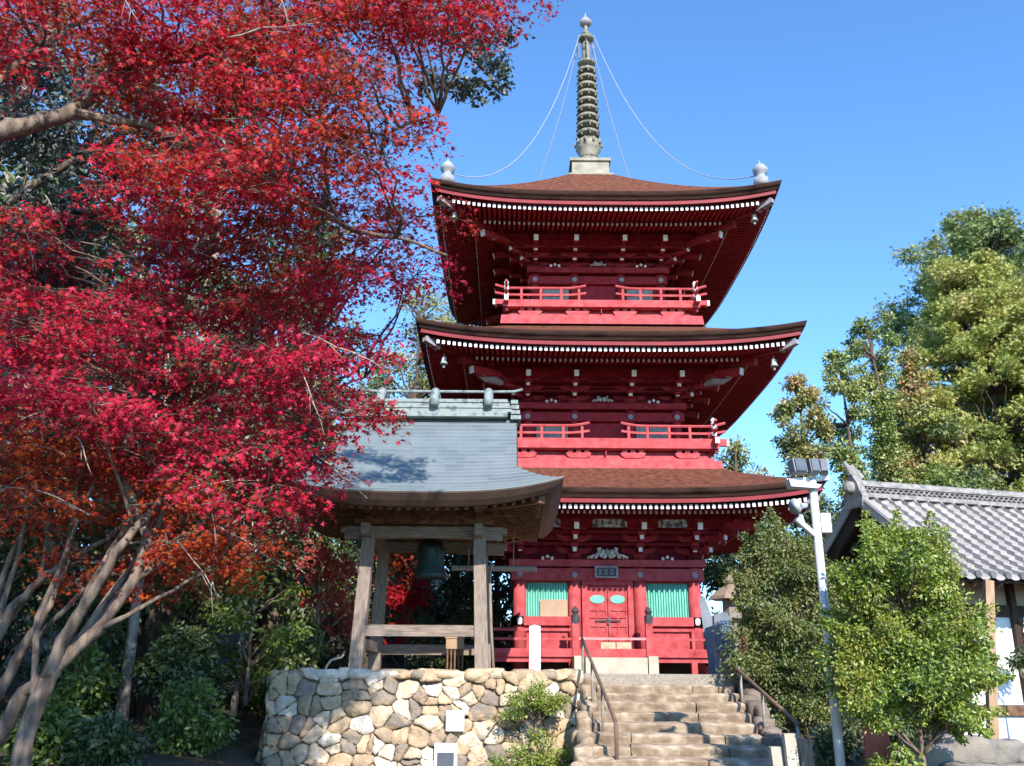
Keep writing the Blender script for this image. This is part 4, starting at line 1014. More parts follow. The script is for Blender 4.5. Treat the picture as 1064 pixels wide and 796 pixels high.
for i in range(NCOL): # round eave tile ends
    x = -.10 + PITCH * (i + .12); y = -2.10
    m.lathe([(.001, 0), (.055, 0), (.055, .03), (.001, .03)], (0, 0, 0), 12); b = len(m.v) - 48
    for k in range(48): v = m.v[b + k]; m.v[b + k] = (x + v[0], y - v[2], hz(2.06) + .025 + v[1])
m.build('eave_tiles', TILED, hr, False, True)
m = MB(); Lr = NCOL * PITCH - .1; zr = hz(0)
m.b2(-.05, Lr, -.14, .14, zr - .02, zr + .05); m.b2(-.05, Lr, -.15, .15, zr + .16, zr + .19)
m.tube([(x, 0, zr + .205) for x in (-.1, 2, 5, Lr)], .085, 10)
ri = m.build('ridge', TILEL, hr, False, True)
m = MB(); m.b2(-.02, Lr, -.10, .10, zr + .05, zr + .16); m.build('ridge_core', TILED, ri, False, True)
m = MB()
for i in range(int(Lr / .105)):
    for s_ in (-1,):
        for j in range(2):
            c = (.03 + .105 * (i + .5 * j), s_ * .125, zr + .055 + .05 * j)
            m.tube([(c[0] + .052 * math.cos(t_), c[1], c[2] + .045 * math.sin(t_)) for t_ in [math.pi * k / 6 for k in range(7)]], .012, 4, False)
m.build('openwork', TILEL, ri, False, True)
m = MB(); P = [(-.17, y, zr + z) for y, z in ((-.22, -.2), (-.26, -.02), (-.19, .08), (-.15, .22), (-.08, .30), (-.04, .40), (0, .46), (.04, .40), (.08, .30), (.15, .22), (.19, .08), (.26, -.02), (.22, -.2))]
m.prism(P, (.13, 0, 0)); m.tube([(-.15, 0, zr + .38), (-.22, 0, zr + .52), (-.26, 0, zr + .60)], [.06, .045, .015], 8); m.tube([(.0, 0, zr + .30), (-.08, 0, zr + .40), (-.14, 0, zr + .54)], [.10, .09, .05], 8)
m.ball((-.21, 0, zr + .15), .11, 10); m.build('ridge_end_tile', TILEL, ri, False, True)
m = MB()   # verge tiles along the gable edge
for s_ in (-1, 1):
    P = [(-.10, s_ * y, hz(y) + .075) for y in [2.06 * k / 10 for k in range(11)]]; m.tube(P, .05, 8)
    P = [(-.13, s_ * y, hz(y) - .03) for y in [2.06 * k / 10 for k in range(11)]]
    for a, b in zip(P[:-1], P[1:]): m.bar(a, b, .04, .10)
m.build('verge_tiles', TILE, hr, False, True)
m = MB()
for s_ in (-1, 1):
    P = [(-.05, s_ * y, hz(y) - .20) for y in [2.0 * k / 8 for k in range(9)]]
    for a, b in zip(P[:-1], P[1:]): m.bar(a, b, .05, .22)
m.build('barge_board', WOODD, hr, False, True)
m = MB()
for s_ in (-1, 1): m.add([(-.08, 0, hz(0) - .06), (7, 0, hz(0) - .06), (7, s_ * 2.02, hz(2.02) - .06), (-.08, s_ * 2.02, hz(2.02) - .06), (-.08, 0, hz(0) - .10), (7, 0, hz(0) - .10), (7, s_ * 2.02, hz(2.02) - .10), (-.08, s_ * 2.02, hz(2.02) - .10)], [(0,1,2,3), (4,5,6,7), (2,3,7,6), (0,3,7,4)])
m.build('soffit', WOODD, hr, False, True)
m = MB()
for i in range(15): x = .25 + i * .46; m.bar((x, -.9, hz(.9) - .16), (x, -1.98, hz(1.98) - .14), .07, .09)
m.build('rafters', WOODB, hr, False, True)
WY = -1.15; zl = lambda z: z - Z0
m = MB(); m.b2(.28, 6.8, WY, WY + .1, zl(1.28), zl(2.56)); m.b2(.28, 6.8, WY, WY + .1, zl(.70), zl(1.12)); m.build('wall', PLASTER, hs, False, True); m = MB(); m.b2(.28, .38, WY + .1, 1.2, zl(.7), zl(3.0)); m.build('wall', WOODD, hs, False, True)
m = MB(); m.b2(.28, 6.8, WY + .01, WY + .1, zl(2.74), zl(3.25)); m.build('upper_wall', BEIGE, hs, False, True)
m = MB(); m.add([(.30, -1.2, zl(2.9)), (.30, 1.2, zl(2.9)), (.30, 0, hz(0) - .1)], [(0, 1, 2)]); m.b2(.26, .30, -.5, .5, zl(2.9), zl(3.3)); m.build('gable_wall', WOODD, hs, False, True)
m = MB(); m.b2(.20, 6.8, WY - .04, WY + .1, zl(2.56), zl(2.74)); m.b2(.20, 6.8, WY - .04, WY + .1, zl(1.12), zl(1.28))
m.build('beam', WOODD, hs, False, True)
m = MB(); m.b2(.22, 6.8, WY - .05, WY - .041, zl(1.13), zl(1.27)); m.build('sill_beam', WOODB, hs, False, True)
for x in (.28, 1.62, 3.8, 5.2):
    m = MB(); m.bar((x, WY - .02, zl(.6)), (x, WY - .02, zl(3.1)), .11, .11, (0, 1, 0)); m.build('post', WOODD, hs, False, True)
m = MB(); m.b2(1.70, 3.72, WY - .01, WY + .02, zl(1.28), zl(2.56)); wi_ = m.build('window', mat('dark_window', (.012, .010, .010), (.02, .016, .015), 3, .3), hs, False, True)
m = MB()
for k in range(15): m.b2(1.71 + k * .14, 1.735 + k * .14, WY - .045, WY - .015, zl(1.62), zl(2.5))
for k in range(8): m.b2(1.70, 3.72, WY - .043, WY - .02, zl(1.64) + k * .12, zl(1.664) + k * .12)
m.build('lattice', WOODB, wi_, False, True)
m = MB(); m.b2(1.70, 3.72, WY - .05, WY - .012, zl(1.28), zl(1.60)); m.build('window_panel', WOODB, wi_, False, True)
m = MB(); m.b2(.2, 6.8, WY - .3, 1.2, -.6, zl(.72)); m.build('stone_base', ROCK, hs, False, True)
c = hs.matrix_basis @ Vector((1.36, WY - .12, 0)) if False else Matrix.Translation((5.93, 15, 0)) @ Matrix.Rotation(HR, 4, 'Z') @ Vector((1.72, WY - .12, 0))
m = MB(); P = [(c.x + dx_, c.y, z) for dx_, z in ((0, 2.56), (.03, 2.56), (.05, 2.44), (.0, 2.42), (.05, 2.30), (-.01, 2.29), (.04, 2.16), (-.05, 2.2), (-.01, 2.33), (-.05, 2.34), (.0, 2.46), (-.02, 2.46))]; m.prism(P, (0, .006, 0))
tag(m.build('paper_streamer', WHITE), 'white folded paper streamer hanging at the lattice window', 'streamer')
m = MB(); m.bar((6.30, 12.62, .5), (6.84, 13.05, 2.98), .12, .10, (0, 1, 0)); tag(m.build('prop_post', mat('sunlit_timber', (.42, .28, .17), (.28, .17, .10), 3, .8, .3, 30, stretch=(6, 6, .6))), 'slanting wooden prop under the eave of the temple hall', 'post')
m = MB(); m.b2(4.05, 4.33, 10.95, 11.0, .5, 1.16); tag(m.build('red_board', mat('faded_red_board', (.42, .12, .08), (.32, .09, .06), 3)), 'faded red board standing low behind the lit shrub', 'board')
for i, (x, y, z, w, d, h, lab) in enumerate(((4.55, 10.55, .80, .62, .5, .42, 'grey mossy boulder at the left end of the rocks'), (5.05, 10.75, .86, .72, .55, .44, 'broad flat boulder in the middle of the rocks'), (5.55, 10.95, .84, .66, .5, .38, 'grey boulder nearest the slanting wooden prop'), (4.85, 10.2, .62, .66, .5, .42, 'low dark boulder in front of the other rocks'), (5.4, 10.35, .60, .7, .5, .4, 'low angular boulder at the right front of the rocks'))):
    tag(MB().rock((x, y, z), (w, d, h), 11 + i * 7, 3, .34).build('boulder', ROCK, None, True), lab, 'rock', 'boulders beside the temple hall')

# ------------------------------------------------------------------ Japanese maples
CL_U = [[-658,829,956],[-658,861,927],[-496,666,778],[-581,781,824],[-429,639,770],[-472,715,827],[-469,715,743],[-522,843,899],[-417,693,835],[-466,834,920],[-392,717,750],[-450,837,797],[-331,644,756],[-352,675,735],[-382,746,759],[-380,778,709],[-306,630,557],[-347,733,602],[-379,784,924],[-403,853,928],[-312,687,741],[-323,725,703],[-317,779,698],[-326,754,632],[-370,876,687],[-300,705,839],[-281,704,808],[-282,720,768],[-238,639,653],[-336,859,775],[-224,634,572],[-273,774,622],[-294,828,897],[-269,811,866],[-246,805,763],[-236,685,636],[-251,808,668],[-286,859,679],[-224,769,894],[-217,768,871],[-223,759,789],[-214,723,733],[-212,808,752],[-209,797,699],[-221,778,638],[-201,792,920],[-183,843,932],[-175,773,808],[-139,654,673],[-156,640,628],[-162,820,697],[-200,852,668],[-140,703,842],[-112,671,762],[-130,688,760],[-166,873,845],[-130,747,702],[-140,809,679],[-141,798,645],[-126,873,981],[-98,731,776],[-56,642,738],[-57,723,780],[9,688,831],[-9,713,817],[23,719,865],[-640,834,920],[-583,798,847],[-531,721,728],[-498,675,800],[-590,858,888],[-449,657,694],[-441,676,793],[-521,792,847],[-452,724,855],[-481,816,864],[-360,648,765],[-411,749,834],[-364,727,745],[-358,719,712],[-407,821,742],[-403,849,966],[-333,725,776],[-379,853,837],[-351,736,695],[-293,684,608],[-337,747,634],[-319,760,894],[-260,653,723],[-314,724,739],[-322,775,738],[-294,772,698],[-329,813,664],[-236,672,803],[-259,742,829],[-254,727,747],[-258,768,741],[-241,718,664],[-234,682,582],[-223,652,543],[-290,836,974],[-199,640,706],[-247,810,834],[-203,685,667],[-179,646,615],[-184,647,577],[-211,793,903],[-208,753,837],[-189,773,789],[-160,697,694],[-209,855,743],[-174,735,612],[-138,654,786],[-164,733,793],[-128,705,750],[-173,828,757],[-113,656,609],[-123,637,566],[-108,833,958],[-94,643,739],[-80,714,824],[-66,752,814],[-16,764,906],[-26,681,774],[16,829,913]]
CL_M = [[-612,899,554],[-522,785,457],[-530,797,421],[-520,778,563],[-608,933,619],[-608,950,581],[-625,983,534],[-572,936,469],[-551,938,617],[-458,775,475],[-494,829,477],[-476,850,434],[-479,846,627],[-533,982,630],[-461,883,503],[-421,789,410],[-485,964,429],[-402,802,497],[-419,890,511],[-377,772,408],[-466,981,723],[-447,997,682],[-410,909,601],[-379,828,531],[-346,781,465],[-447,1009,492],[-404,954,407],[-358,862,361],[-369,940,657],[-374,881,596],[-378,953,584],[-356,896,496],[-336,906,461],[-314,841,385],[-350,916,368],[-328,886,635],[-349,947,607],[-335,960,568],[-248,772,445],[-284,846,428],[-300,934,367],[-291,965,676],[-256,887,602],[-296,1009,581],[-217,777,439],[-292,1006,467],[-264,960,431],[-258,926,364],[-263,1012,334],[-226,799,604],[-263,1005,630],[-215,836,527],[-190,791,457],[-193,797,427],[-199,874,416],[-220,987,383],[-190,884,614],[-175,824,545],[-169,822,527],[-158,896,491],[-167,896,444],[-152,768,383],[-153,896,661],[-168,993,641],[-113,956,609],[-669,989,642],[-612,899,551],[-599,933,539],[-542,848,435],[-479,760,562],[-559,888,571],[-589,936,530],[-547,897,468],[-537,926,432],[-550,938,636],[-473,813,523],[-501,871,505],[-539,998,523],[-439,788,399],[-522,1002,701],[-459,881,541],[-491,990,510],[-377,768,391],[-379,827,532],[-385,793,486],[-383,810,433],[-369,794,392],[-425,988,400],[-357,802,611],[-409,931,652],[-371,915,557],[-382,904,519],[-378,889,468],[-408,977,454],[-323,822,371],[-301,811,577],[-293,814,510],[-368,1019,573],[-333,932,468],[-352,943,444],[-375,1018,433],[-255,777,313],[-282,872,642],[-293,881,612],[-337,1010,619],[-289,934,550],[-300,991,513],[-271,923,453],[-281,903,387],[-283,991,356],[-263,935,694],[-246,861,585],[-212,805,533],[-278,987,573],[-203,822,450],[-203,824,394],[-212,794,359],[-212,791,324],[-215,874,663],[-170,787,573],[-237,949,598],[-201,893,512],[-174,771,433],[-154,785,387],[-200,892,373],[-161,979,710],[-183,1009,673],[-192,983,619],[-174,1019,555],[-103,865,635],[-142,928,648],[-110,916,583]]
CL_O = [[-534,885,405],[-537,904,371],[-599,995,330],[-471,863,393],[-547,976,371],[-477,855,316],[-450,912,379],[-437,847,322],[-423,895,360],[-420,978,349],[-405,1044,288],[-302,864,328],[-322,846,279],[-293,889,330],[-308,1017,305],[-250,872,274],[-693,1074,438],[-604,970,350],[-616,1047,408],[-610,1064,367],[-465,878,373],[-507,993,368],[-524,965,318],[-407,845,373],[-515,1014,385],[-428,911,267],[-402,885,370],[-482,1052,375],[-411,961,320],[-392,909,256],[-406,1032,354],[-382,970,332],[-419,1064,289],[-369,1067,356],[-313,880,281],[-329,1027,270],[-281,892,298],[-298,1008,277]]

def maple(name, label, base, stems, clumps, m, seed, per=400, leaf=.044, sr=.31, bark=TRUNK):
    """stems: list of (points, r0, r1); clumps: crown centres in centimetres"""
    q = random.Random(seed); rng = np.random.default_rng(seed)
    t = thing(name, label, 'maple tree', base, 0, 'red maples on the left')
    tb = MB(); anchors = []
    for k, (pts, r0, r1) in enumerate(stems):
        P = []
        for a, b in zip(pts[:-1], pts[1:]):
            for s in range(4):
                u = s / 4; p = Vector(a).lerp(Vector(b), u); P.append(p + Vector((q.uniform(-1, 1), q.uniform(-1, 1), q.uniform(-1, 1))) * .012)
        P.append(Vector(pts[-1])); n = len(P)
        sb = MB(); sb.tube(P, [(r0 + (r1 - r0) * (i / (n - 1)) ** .8) * q.uniform(.92, 1.08) for i in range(n)], 9); sb.build('trunk' if r0 > .06 else 'limb', bark, t, True); anchors += P[n // 4:]
    lb = MB(); pos = []; fw = []
    for cx, cy, cz in clumps:
        c = Vector((cx / 100, cy / 100, cz / 100))
        s = min(anchors, key=lambda p: (p - c).length + max(0, p.z - c.z) * .8); tw = curve(s, c, .07, 6, .05, q); lb.tube(tw, [.016 * (1 - i / 7) + .003 for i in range(7)], 5)
        for j in range(7):
            g_ = lambda: max(-1.25, min(1.25, q.gauss(0, 1))); o = c + Vector((g_() * sr, g_() * sr, g_() * sr * .36)); rad = sr * q.uniform(.55, 1.0)
            lb.tube(curve(c, o, .08, 3, .06, q), [.006, .005, .004, .002], 4)
            k = int(per / 7 * q.uniform(.6, 1.4)); a = rng.uniform(0, 6.283, k); r = rad * np.sqrt(rng.uniform(0, 1, k))
            pos.append(np.stack([o.x + r * np.cos(a), o.y + r * np.sin(a), o.z + rng.normal(0, .035, k) - .6 * r * r / rad], 1)); fw.append(np.stack([np.cos(a), np.sin(a), -.5 * np.ones(k)], 1))
            for _ in range(3): ang = q.uniform(0, 6.283); lb.tube([o, o + Vector((math.cos(ang) * rad * .8, math.sin(ang) * rad * .8, -.05))], [.003, .0015], 3)
    lb.build('twigs', bark, t, True)
    for k in range(16):   # long bare shoots catching the sun
        c = q.choice(clumps); c = Vector((c[0] / 100, c[1] / 100 - .35, c[2] / 100)); d = Vector((q.uniform(.2, 1), q.uniform(-.3, .2), q.uniform(-.9, .3))).normalized(); ln_ = q.uniform(.35, .9); pb = MB()
        pb.tube(curve(c, c + d * ln_, .04, 5, .02, q), [.008, .007, .006, .005, .004, .002], 5)
        for _ in range(2): o = c + d * ln_ * q.uniform(.3, .8); pb.tube([o, o + (d + Vector((q.uniform(-.6, .6), 0, q.uniform(-.6, .6)))) * .22], [.004, .002], 4)
        pb.build('bare_shoot', TRUNKL, t, True)
    scatter('crown', STAR, np.concatenate(pos), leaf, m, t, 1.1, (.15, -.55, .8), seed, np.concatenate(fw))
    return t
S1 = [(-4.2,8.15,-.1),(-4.15,8.2,0.7),(-4.13,8.25,1.24),(-4.07,8.3,1.59),(-4.01,8.35,1.71),(-3.81,8.5,1.98),(-3.6,8.7,2.45),(-3.55,8.8,2.88),(-4.0,9.0,3.59),(-4.02,9.1,4.13),(-3.9,9.2,4.57),(-3.8,9.3,5.3),(-3.6,9.3,6.13)]
S2 = [(-4.07,8.3,1.59),(-4.0,8.3,1.91),(-3.72,8.2,2.32),(-3.59,8.2,2.66),(-3.5,8.7,3.16),(-3.3,9.3,3.97),(-3.0,9.8,4.4),(-2.4,10.2,4.76),(-1.8,10.4,5.1)]
S3 = [(-5.1,8.5,0),(-4.79,8.5,0.81),(-4.48,8.45,1.09),(-4.3,8.4,1.45),(-4.14,8.35,1.57)]
S2b = [(-3.6,8.7,2.45),(-3.4,9.2,2.9),(-3.2,9.8,3.4),(-2.7,10.2,3.7),(-2.1,10.4,4.2)]
S1b = [(-4.02,9.1,4.13),(-3.7,9.6,4.9),(-3.1,10,5.4),(-2.4,10.2,5.6)]
S4 = [(-5.1,8.8,0),(-4.92,8.8,1.03),(-4.73,8.8,1.46),(-4.62,8.8,1.8),(-4.5,8.8,2.03),(-4.44,8.9,2.31),(-4.4,9,2.66),(-4.52,9.2,3.74),(-4.54,9.3,4.62)]
S5 = [(-5.3,9,0),(-5.15,9,1.61),(-4.94,9,1.98),(-4.87,9,2.22),(-4.65,9,2.47),(-4.5,9,2.62),(-4.14,9.2,2.93),(-3.61,9.4,3.58),(-2.74,9.5,3.93),(-2.14,9.5,4.26)]
S5b = [(-4.94,9,1.98),(-5.1,9.1,2.4),(-5.0,9.2,3.1),(-5.2,9.4,4.2)]
FAN = [([(-4.05,8.3,1.6),(-3.75,8.6,2.3),(-3.55,9.0,3.0),(-3.45,9.2,3.8),(-3.2,9.3,4.6)], .045, .012), ([(-4.0,8.35,1.75),(-4.0,8.7,2.4),(-3.85,9.0,3.1),(-3.75,9.1,4.0)], .04, .01), ([(-3.6,8.7,2.45),(-3.15,8.9,2.85),(-2.75,9.0,3.1),(-2.4,9.2,3.5)], .03, .008), ([(-4.1,8.25,1.3),(-4.35,8.5,2.1),(-4.3,8.8,2.9),(-4.2,9.0,3.7)], .04, .01), ([(-3.81,8.5,1.98),(-3.3,8.6,2.3),(-2.9,8.8,2.6),(-2.6,8.9,3.0)], .028, .007)]
FAN2 = [([(-4.62,8.8,1.8),(-4.3,8.9,2.2),(-4.05,9.1,2.7),(-3.85,9.3,3.3)], .035, .01), ([(-4.94,9,1.98),(-4.75,9.2,2.5),(-4.8,9.3,3.2)], .035, .01), ([(-4.9,8.85,1.1),(-5.0,9.0,2.0),(-4.95,9.1,2.7),(-5.05,9.3,3.6)], .045, .012), ([(-4.5,9,2.62),(-4.0,9.3,2.75),(-3.4,9.5,3.0),(-2.9,9.6,3.1)], .025, .007)]
L0 = [(-6.4,6.4,-.1),(-6.3,6.5,2.2),(-6.0,6.5,4.2),(-5.6,6.55,5.2),(-5.29,6.6,5.6)]
L1 = [(-5.29,6.6,5.6),(-5.0,6.8,6.0),(-4.66,7,6.29),(-4.47,7.1,6.43),(-4.15,7.2,6.63),(-3.93,7.4,7.29),(-3.22,7.5,7.49),(-2.52,7.6,7.99),(-1.54,7.6,8.12),(-0.55,7.7,8.3)]
L2 = [(-4.15,7.2,6.63),(-3.55,7.4,6.63),(-2.85,7.6,6.45),(-2.16,7.6,6.03),(-1.51,7.7,5.67),(-0.94,7.6,5.52),(-0.61,7.5,5.32)]
L3 = [(-2.52,7.6,7.99),(-2.29,7.7,7.3),(-1.99,7.8,6.92),(-1.28,7.7,6.75),(-0.76,7.7,7.0)]
L4 = [(-5.0,6.8,6.0),(-4.9,7.2,7.0),(-4.5,7.6,8.0),(-3.6,7.8,8.8)]
maple('maple_tree', 'tall crimson maple whose branches sweep over the top left of the pagoda', (-6.4, 6.4, 0), [(L0, .19, .13), (L1, .12, .02), (L2, .05, .012), (L3, .035, .01), (L4, .06, .015)], CL_U, MAPLE, 1)
maple('maple_tree', 'scarlet maple with several leaning grey trunks in the middle of the left side', (-4.2, 8.15, 0), [(S1, .10, .025), (S2, .065, .012), (S3, .08, .06), (S2b, .045, .012), (S1b, .035, .01)] + FAN, CL_M, MAPLE2, 2, leaf=.045, per=350)
maple('maple_tree', 'orange red maple with thin stems low behind the leaning trunks', (-5.1, 8.8, 0), [(S4, .07, .018), (S5, .065, .012), (S5b, .045, .01)] + FAN2, CL_O, MAPLEO, 3, leaf=.043, per=360)

# ------------------------------------------------------------------ smaller maples behind the bell tower
def simple_tree(*a, **k): return tree(*a, **k)
def cl(seed, pts, n, jit, r):
    q = random.Random(seed); out = []
    for i in range(n):
        p = q.choice(pts); out.append((p[0] + q.gauss(0, jit), p[1] + q.gauss(0, jit), p[2] + q.gauss(0, jit * .7), r * q.uniform(.7, 1.3)))
    return out
tree('maple_tree', 'small coral red maple with bare twigs left of the bell tower posts', (-4.4, 21, 1.6), 4.2, cl(3, [(0, 0, 2.2), (.5, .2, 1.7), (-.5, 0, 2.6), (.2, 0, 1.2), (.7, 0, 2.4)], 22, .3, .42), STAR, MAPLEP, .07, TRUNKL, 'red maples on the left', 'maple tree', .085, 90, seed=5, up=.8, trunk_top=2.4)
tree('maple_tree', 'dark red maple seen through the open bell tower', (-3.2, 29, 1.7), 5, cl(4, [(0, 0, 1.2), (0, 0, 2.2), (0, 0, 3.2), (-.4, 0, 2.6), (-.6, 0, 4)], 26, .35, .5), STAR, MAPLE, .10, TRUNK, 'red maples on the left', 'maple tree', .11, 110, seed=6, up=.8, trunk_top=3.2)

# ------------------------------------------------------------------ evergreen wood on the left
FOR = [(-7.9, 21.5, 17.5, 3.0, EVER), (-11.3, 19.5, 16.5, 3.2, EVER), (-6.3, 24.5, 13.5, 2.2, EVER), (-9.5, 15, 11.0, 2.6, EVER), (-7.0, 18.5, 9.5, 2.2, EVER), (-12.5, 18, 12, 3.0, EVER), (-10, 22, 12, 2.8, DARKC), (-6.8, 25, 9.0, 2.2, EVER), (-14, 25, 14, 3.2, EVER), (-16.5, 21, 13, 3.2, DARKC), (-8.2, 30, 11, 2.6, DARKC), (-12, 33, 13, 3, EVER), (-18, 31, 15, 3.4, EVER), (-5.2, 36, 9.5, 2.3, EVER), (-22, 27, 15, 3.5, EVER), (-7.6, 12.6, 8.6, 1.8, EVER)]
FL = ['tallest evergreen backing the middle of the crimson crown', 'tall evergreen backing the left of the crimson crown', 'evergreen whose tip ends left of the middle pagoda eave', 'evergreen tree nearest the crimson maple crown', 'slender evergreen tree behind the orange maple', 'tall evergreen tree deep behind the maple trunks', 'dark conifer in the middle of the left wood', 'evergreen tree in the gap left of the bell tower', 'tall evergreen at the far back of the left wood', 'dark conifer at the left edge of the wood', 'dark conifer peeping between maple boughs and bell tower', 'broad evergreen high behind the maple crown', 'farthest tall evergreen at the upper left', 'evergreen seen through the bell tower opening', 'evergreen at the outer left edge behind everything', 'small evergreen with sunlit leaves beside the leaning trunks']
for i, (x, y, h, w, mm) in enumerate(FOR):
    b = gz(x, y) - .1
    tree('evergreen_tree', FL[i], (x, y, b), h, crown(40 + i, 'dome', h, w, 1.6 if i != 15 else 3.4, 46 if i > 2 else 80, .85), OVAL, mm, .17 + .012 * h, CEDAR if i % 3 else TRUNKL, 'evergreen trees on the left', 'tree', .17, 230, seed=70 + i, up=.5)
# evergreen undergrowth
UND = [(-4.9, 17.6, 1.5, 2.3, EVERB, 'leafy bright green shrub standing left of the bell tower wall'), (-5.9, 16.8, 1.0, 1.5, EVER, 'dark green shrub at the foot of the stone wall corner'), (-7.2, 15.5, .8, 1.3, EVERB, 'shrub with sunlit leaves behind the maple trunks'), (-8.6, 14.0, .7, 1.2, EVER, 'low dark shrub at the bottom left'), (-6.4, 13.2, .4, .9, EVERB, 'low bright shrub in front of the dark wood'), (-4.2, 22.5, 1.6, 1.5, EVER, 'dark shrub behind the small coral maple'), (-7.9, 20, 1.6, 2.6, EVERB, 'tall bright evergreen shrub in the middle of the left wood'), (-2.2, 26.5, 1.7, 1.6, EVER, 'dark shrub behind the bell tower opening'), (-.9, 27.5, 1.7, 2.4, EVER, 'tall dark shrub between bell tower and pagoda')]
for i, (x, y, z, h, mm, lab) in enumerate(UND):
    tree('shrub', lab, (x, y, z - .1), h, crown(90 + i, 'dome', h, h * .42, .25, 22, .34), OVAL, mm, .05, TRUNK, 'shrubs of the left wood', 'shrub', .105, 190, seed=120 + i, up=.6)
HID = [(-3.0, 33, 6.5, 2.2), (-.5, 34, 6, 2.2), (-6.0, 33, 7.5, 2.4), (1.0, 37, 6, 2.2), (-9.5, 26.5, 7, 2.6), (-15, 15.5, 8, 2.6), (-11.5, 13.2, 7, 2.2)]
for i, (x, y, h, w) in enumerate(HID):
    tree('evergreen_tree', ['low evergreen on the slope seen between the bell tower posts', 'low evergreen on the slope left of the pagoda veranda', 'evergreen on the slope behind the small coral maple', 'evergreen on the slope hidden close behind the pagoda', 'evergreen on the slope behind the bright shrub', 'spreading evergreen at the left edge below the maple', 'dense evergreen just behind the leaning trunks'][i], (x, y, gz(x, y) - .1), h, crown(170 + i, 'dome', h, w, .6, 40, .8), OVAL, EVER, .2, CEDAR, 'evergreen trees on the left', 'tree', .17, 230, seed=180 + i, up=.5)
for i, (x, y, h, mm, lab) in enumerate(((-5.4, 13.0, .6, EVER, 'leafy green bush left of the stone wall in the shade'), (-4.3, 11.6, .4, EVER, 'lowest dark bush at the bottom edge left of the wall'), (-6.6, 10.8, .7, EVER, 'dark bush behind the foot of the leaning trunks'), (-5.0, 15.0, 1.1, EVERB, 'taller leafy bush against the return of the stone wall'), (-7.9, 16.8, 2.2, EVER, 'round dark bush deep in the left wood'), (-4.6, 19.6, 2.0, EVERB, 'bright bush behind the left post of the bell tower'))):
    tree('shrub', lab, (x, y, gz(x, y) - .1), h, crown(240 + i, 'dome', h, h * .55, .15, 26, .32), OVAL, mm, .04, TRUNK, 'shrubs of the left wood', 'shrub', .09, 190, seed=260 + i, up=.6)
# bare sunlit trunks in the wood
for i, (x, y, h, r, lab) in enumerate(((-6.9, 17.0, 5.5, .13, 'pale sunlit trunk in the shade of the left wood'), (-5.3, 18.3, 4.5, .07, 'thin pale trunk between the maple and the bright shrub'))):
    tree('evergreen_tree', lab, (x, y, gz(x, y) - .1), h + 2, crown(140 + i, 'dome', h + 2, 1.2, h - 1.0, 14, .6), OVAL, EVER, r, TRUNKL, 'evergreen trees on the left', 'tree', .14, 150, seed=150 + i, up=.5)
# oak bough that hangs out past the maple at the top
t = thing('oak_tree', 'blue green evergreen oak with one bough hanging out past the maple', 'tree', (-7.5, 10.5, 0)); q = random.Random(31)
m = MB(); m.tube([(-7.5, 10.5, -.2), (-7.4, 10.4, 4), (-7.0, 10.3, 8), (-6.2, 10.2, 10.6)], [.26, .21, .15, .1], 10); m.build('trunk', TRUNK, t, True)
m = MB(); B1 = [(-7.0, 10.3, 8), (-5.0, 10.3, 9.6), (-3.2, 10.2, 10.4), (-1.9, 10.1, 10.2), (-1.0, 10.0, 9.9), (-.55, 10.0, 9.55), (-.30, 10.0, 9.15), (-.55, 10, 9.0)]; m.tube(B1, [.1, .08, .06, .045, .035, .028, .02, .01], 7)
B2 = [(-7.2, 10.4, 6.5), (-6.2, 10.0, 7.4), (-5.2, 9.8, 8.0), (-4.4, 9.7, 8.4)]; m.tube(B2, [.08, .06, .04, .02], 7); pp = []
for (x, y, z, r) in ((-.45, 10, 9.65, .22), (-.25, 10, 9.35, .2), (-.15, 10.0, 9.05, .16), (-.6, 10, 8.98, .22), (-.95, 10, 9.1, .2), (-.8, 10, 9.9, .25), (-1.3, 10, 10.1, .3), (-.1, 10, 9.9, .15), (-1.2, 9.9, 9.0, .15),
                     (-5.0, 9.8, 7.7, .5), (-5.6, 9.9, 7.0, .5), (-4.4, 9.7, 8.2, .4), (-6.0, 10, 6.4, .6), (-5.4, 9.9, 6.2, .5), (-6.2, 10, 8.2, .6), (-3.4, 9.8, 7.7, .35), (-5.0, 10.2, 9.0, .5), (-6.6, 10.2, 9.5, .8)):
    for _ in range(max(4, int(60 * r * r * 13))):
        o = Vector((x, y, z)) + Vector((q.gauss(0, r * .55), q.gauss(0, r * .55), q.gauss(0, r * .4)))
        for _k in range(7): pp.append(o + Vector((q.gauss(0, .05), q.gauss(0, .05), q.gauss(0, .04))))
    s = min((Vector(p) for p in B1 + B2), key=lambda p: (p - Vector((x, y, z))).length); m.tube(curve(s, (x, y, z), .05, 4, .08, q), [.015, .012, .01, .007, .004], 5)
m.build('limbs', TRUNK, t, True); scatter('crown', OVAL, [tuple(p) for p in pp], .085, OAK, t, .7, (0, -.3, .9), 33)

tree('evergreen_tree', 'unseen evergreen added behind the viewpoint to shade the leaning maple trunks', (-3.3, -1.0, 0), 9.9, [(x, y, z, 1.0) for x, y, z, r in crown(400, 'dome', 9.6, 1.7, 3.6, 46, .8)], OVAL, EVER, .22, CEDAR, 'evergreen trees on the left', 'tree', .16, 190, seed=400)  # out-of-view tree, added only to throw shade on the lower left
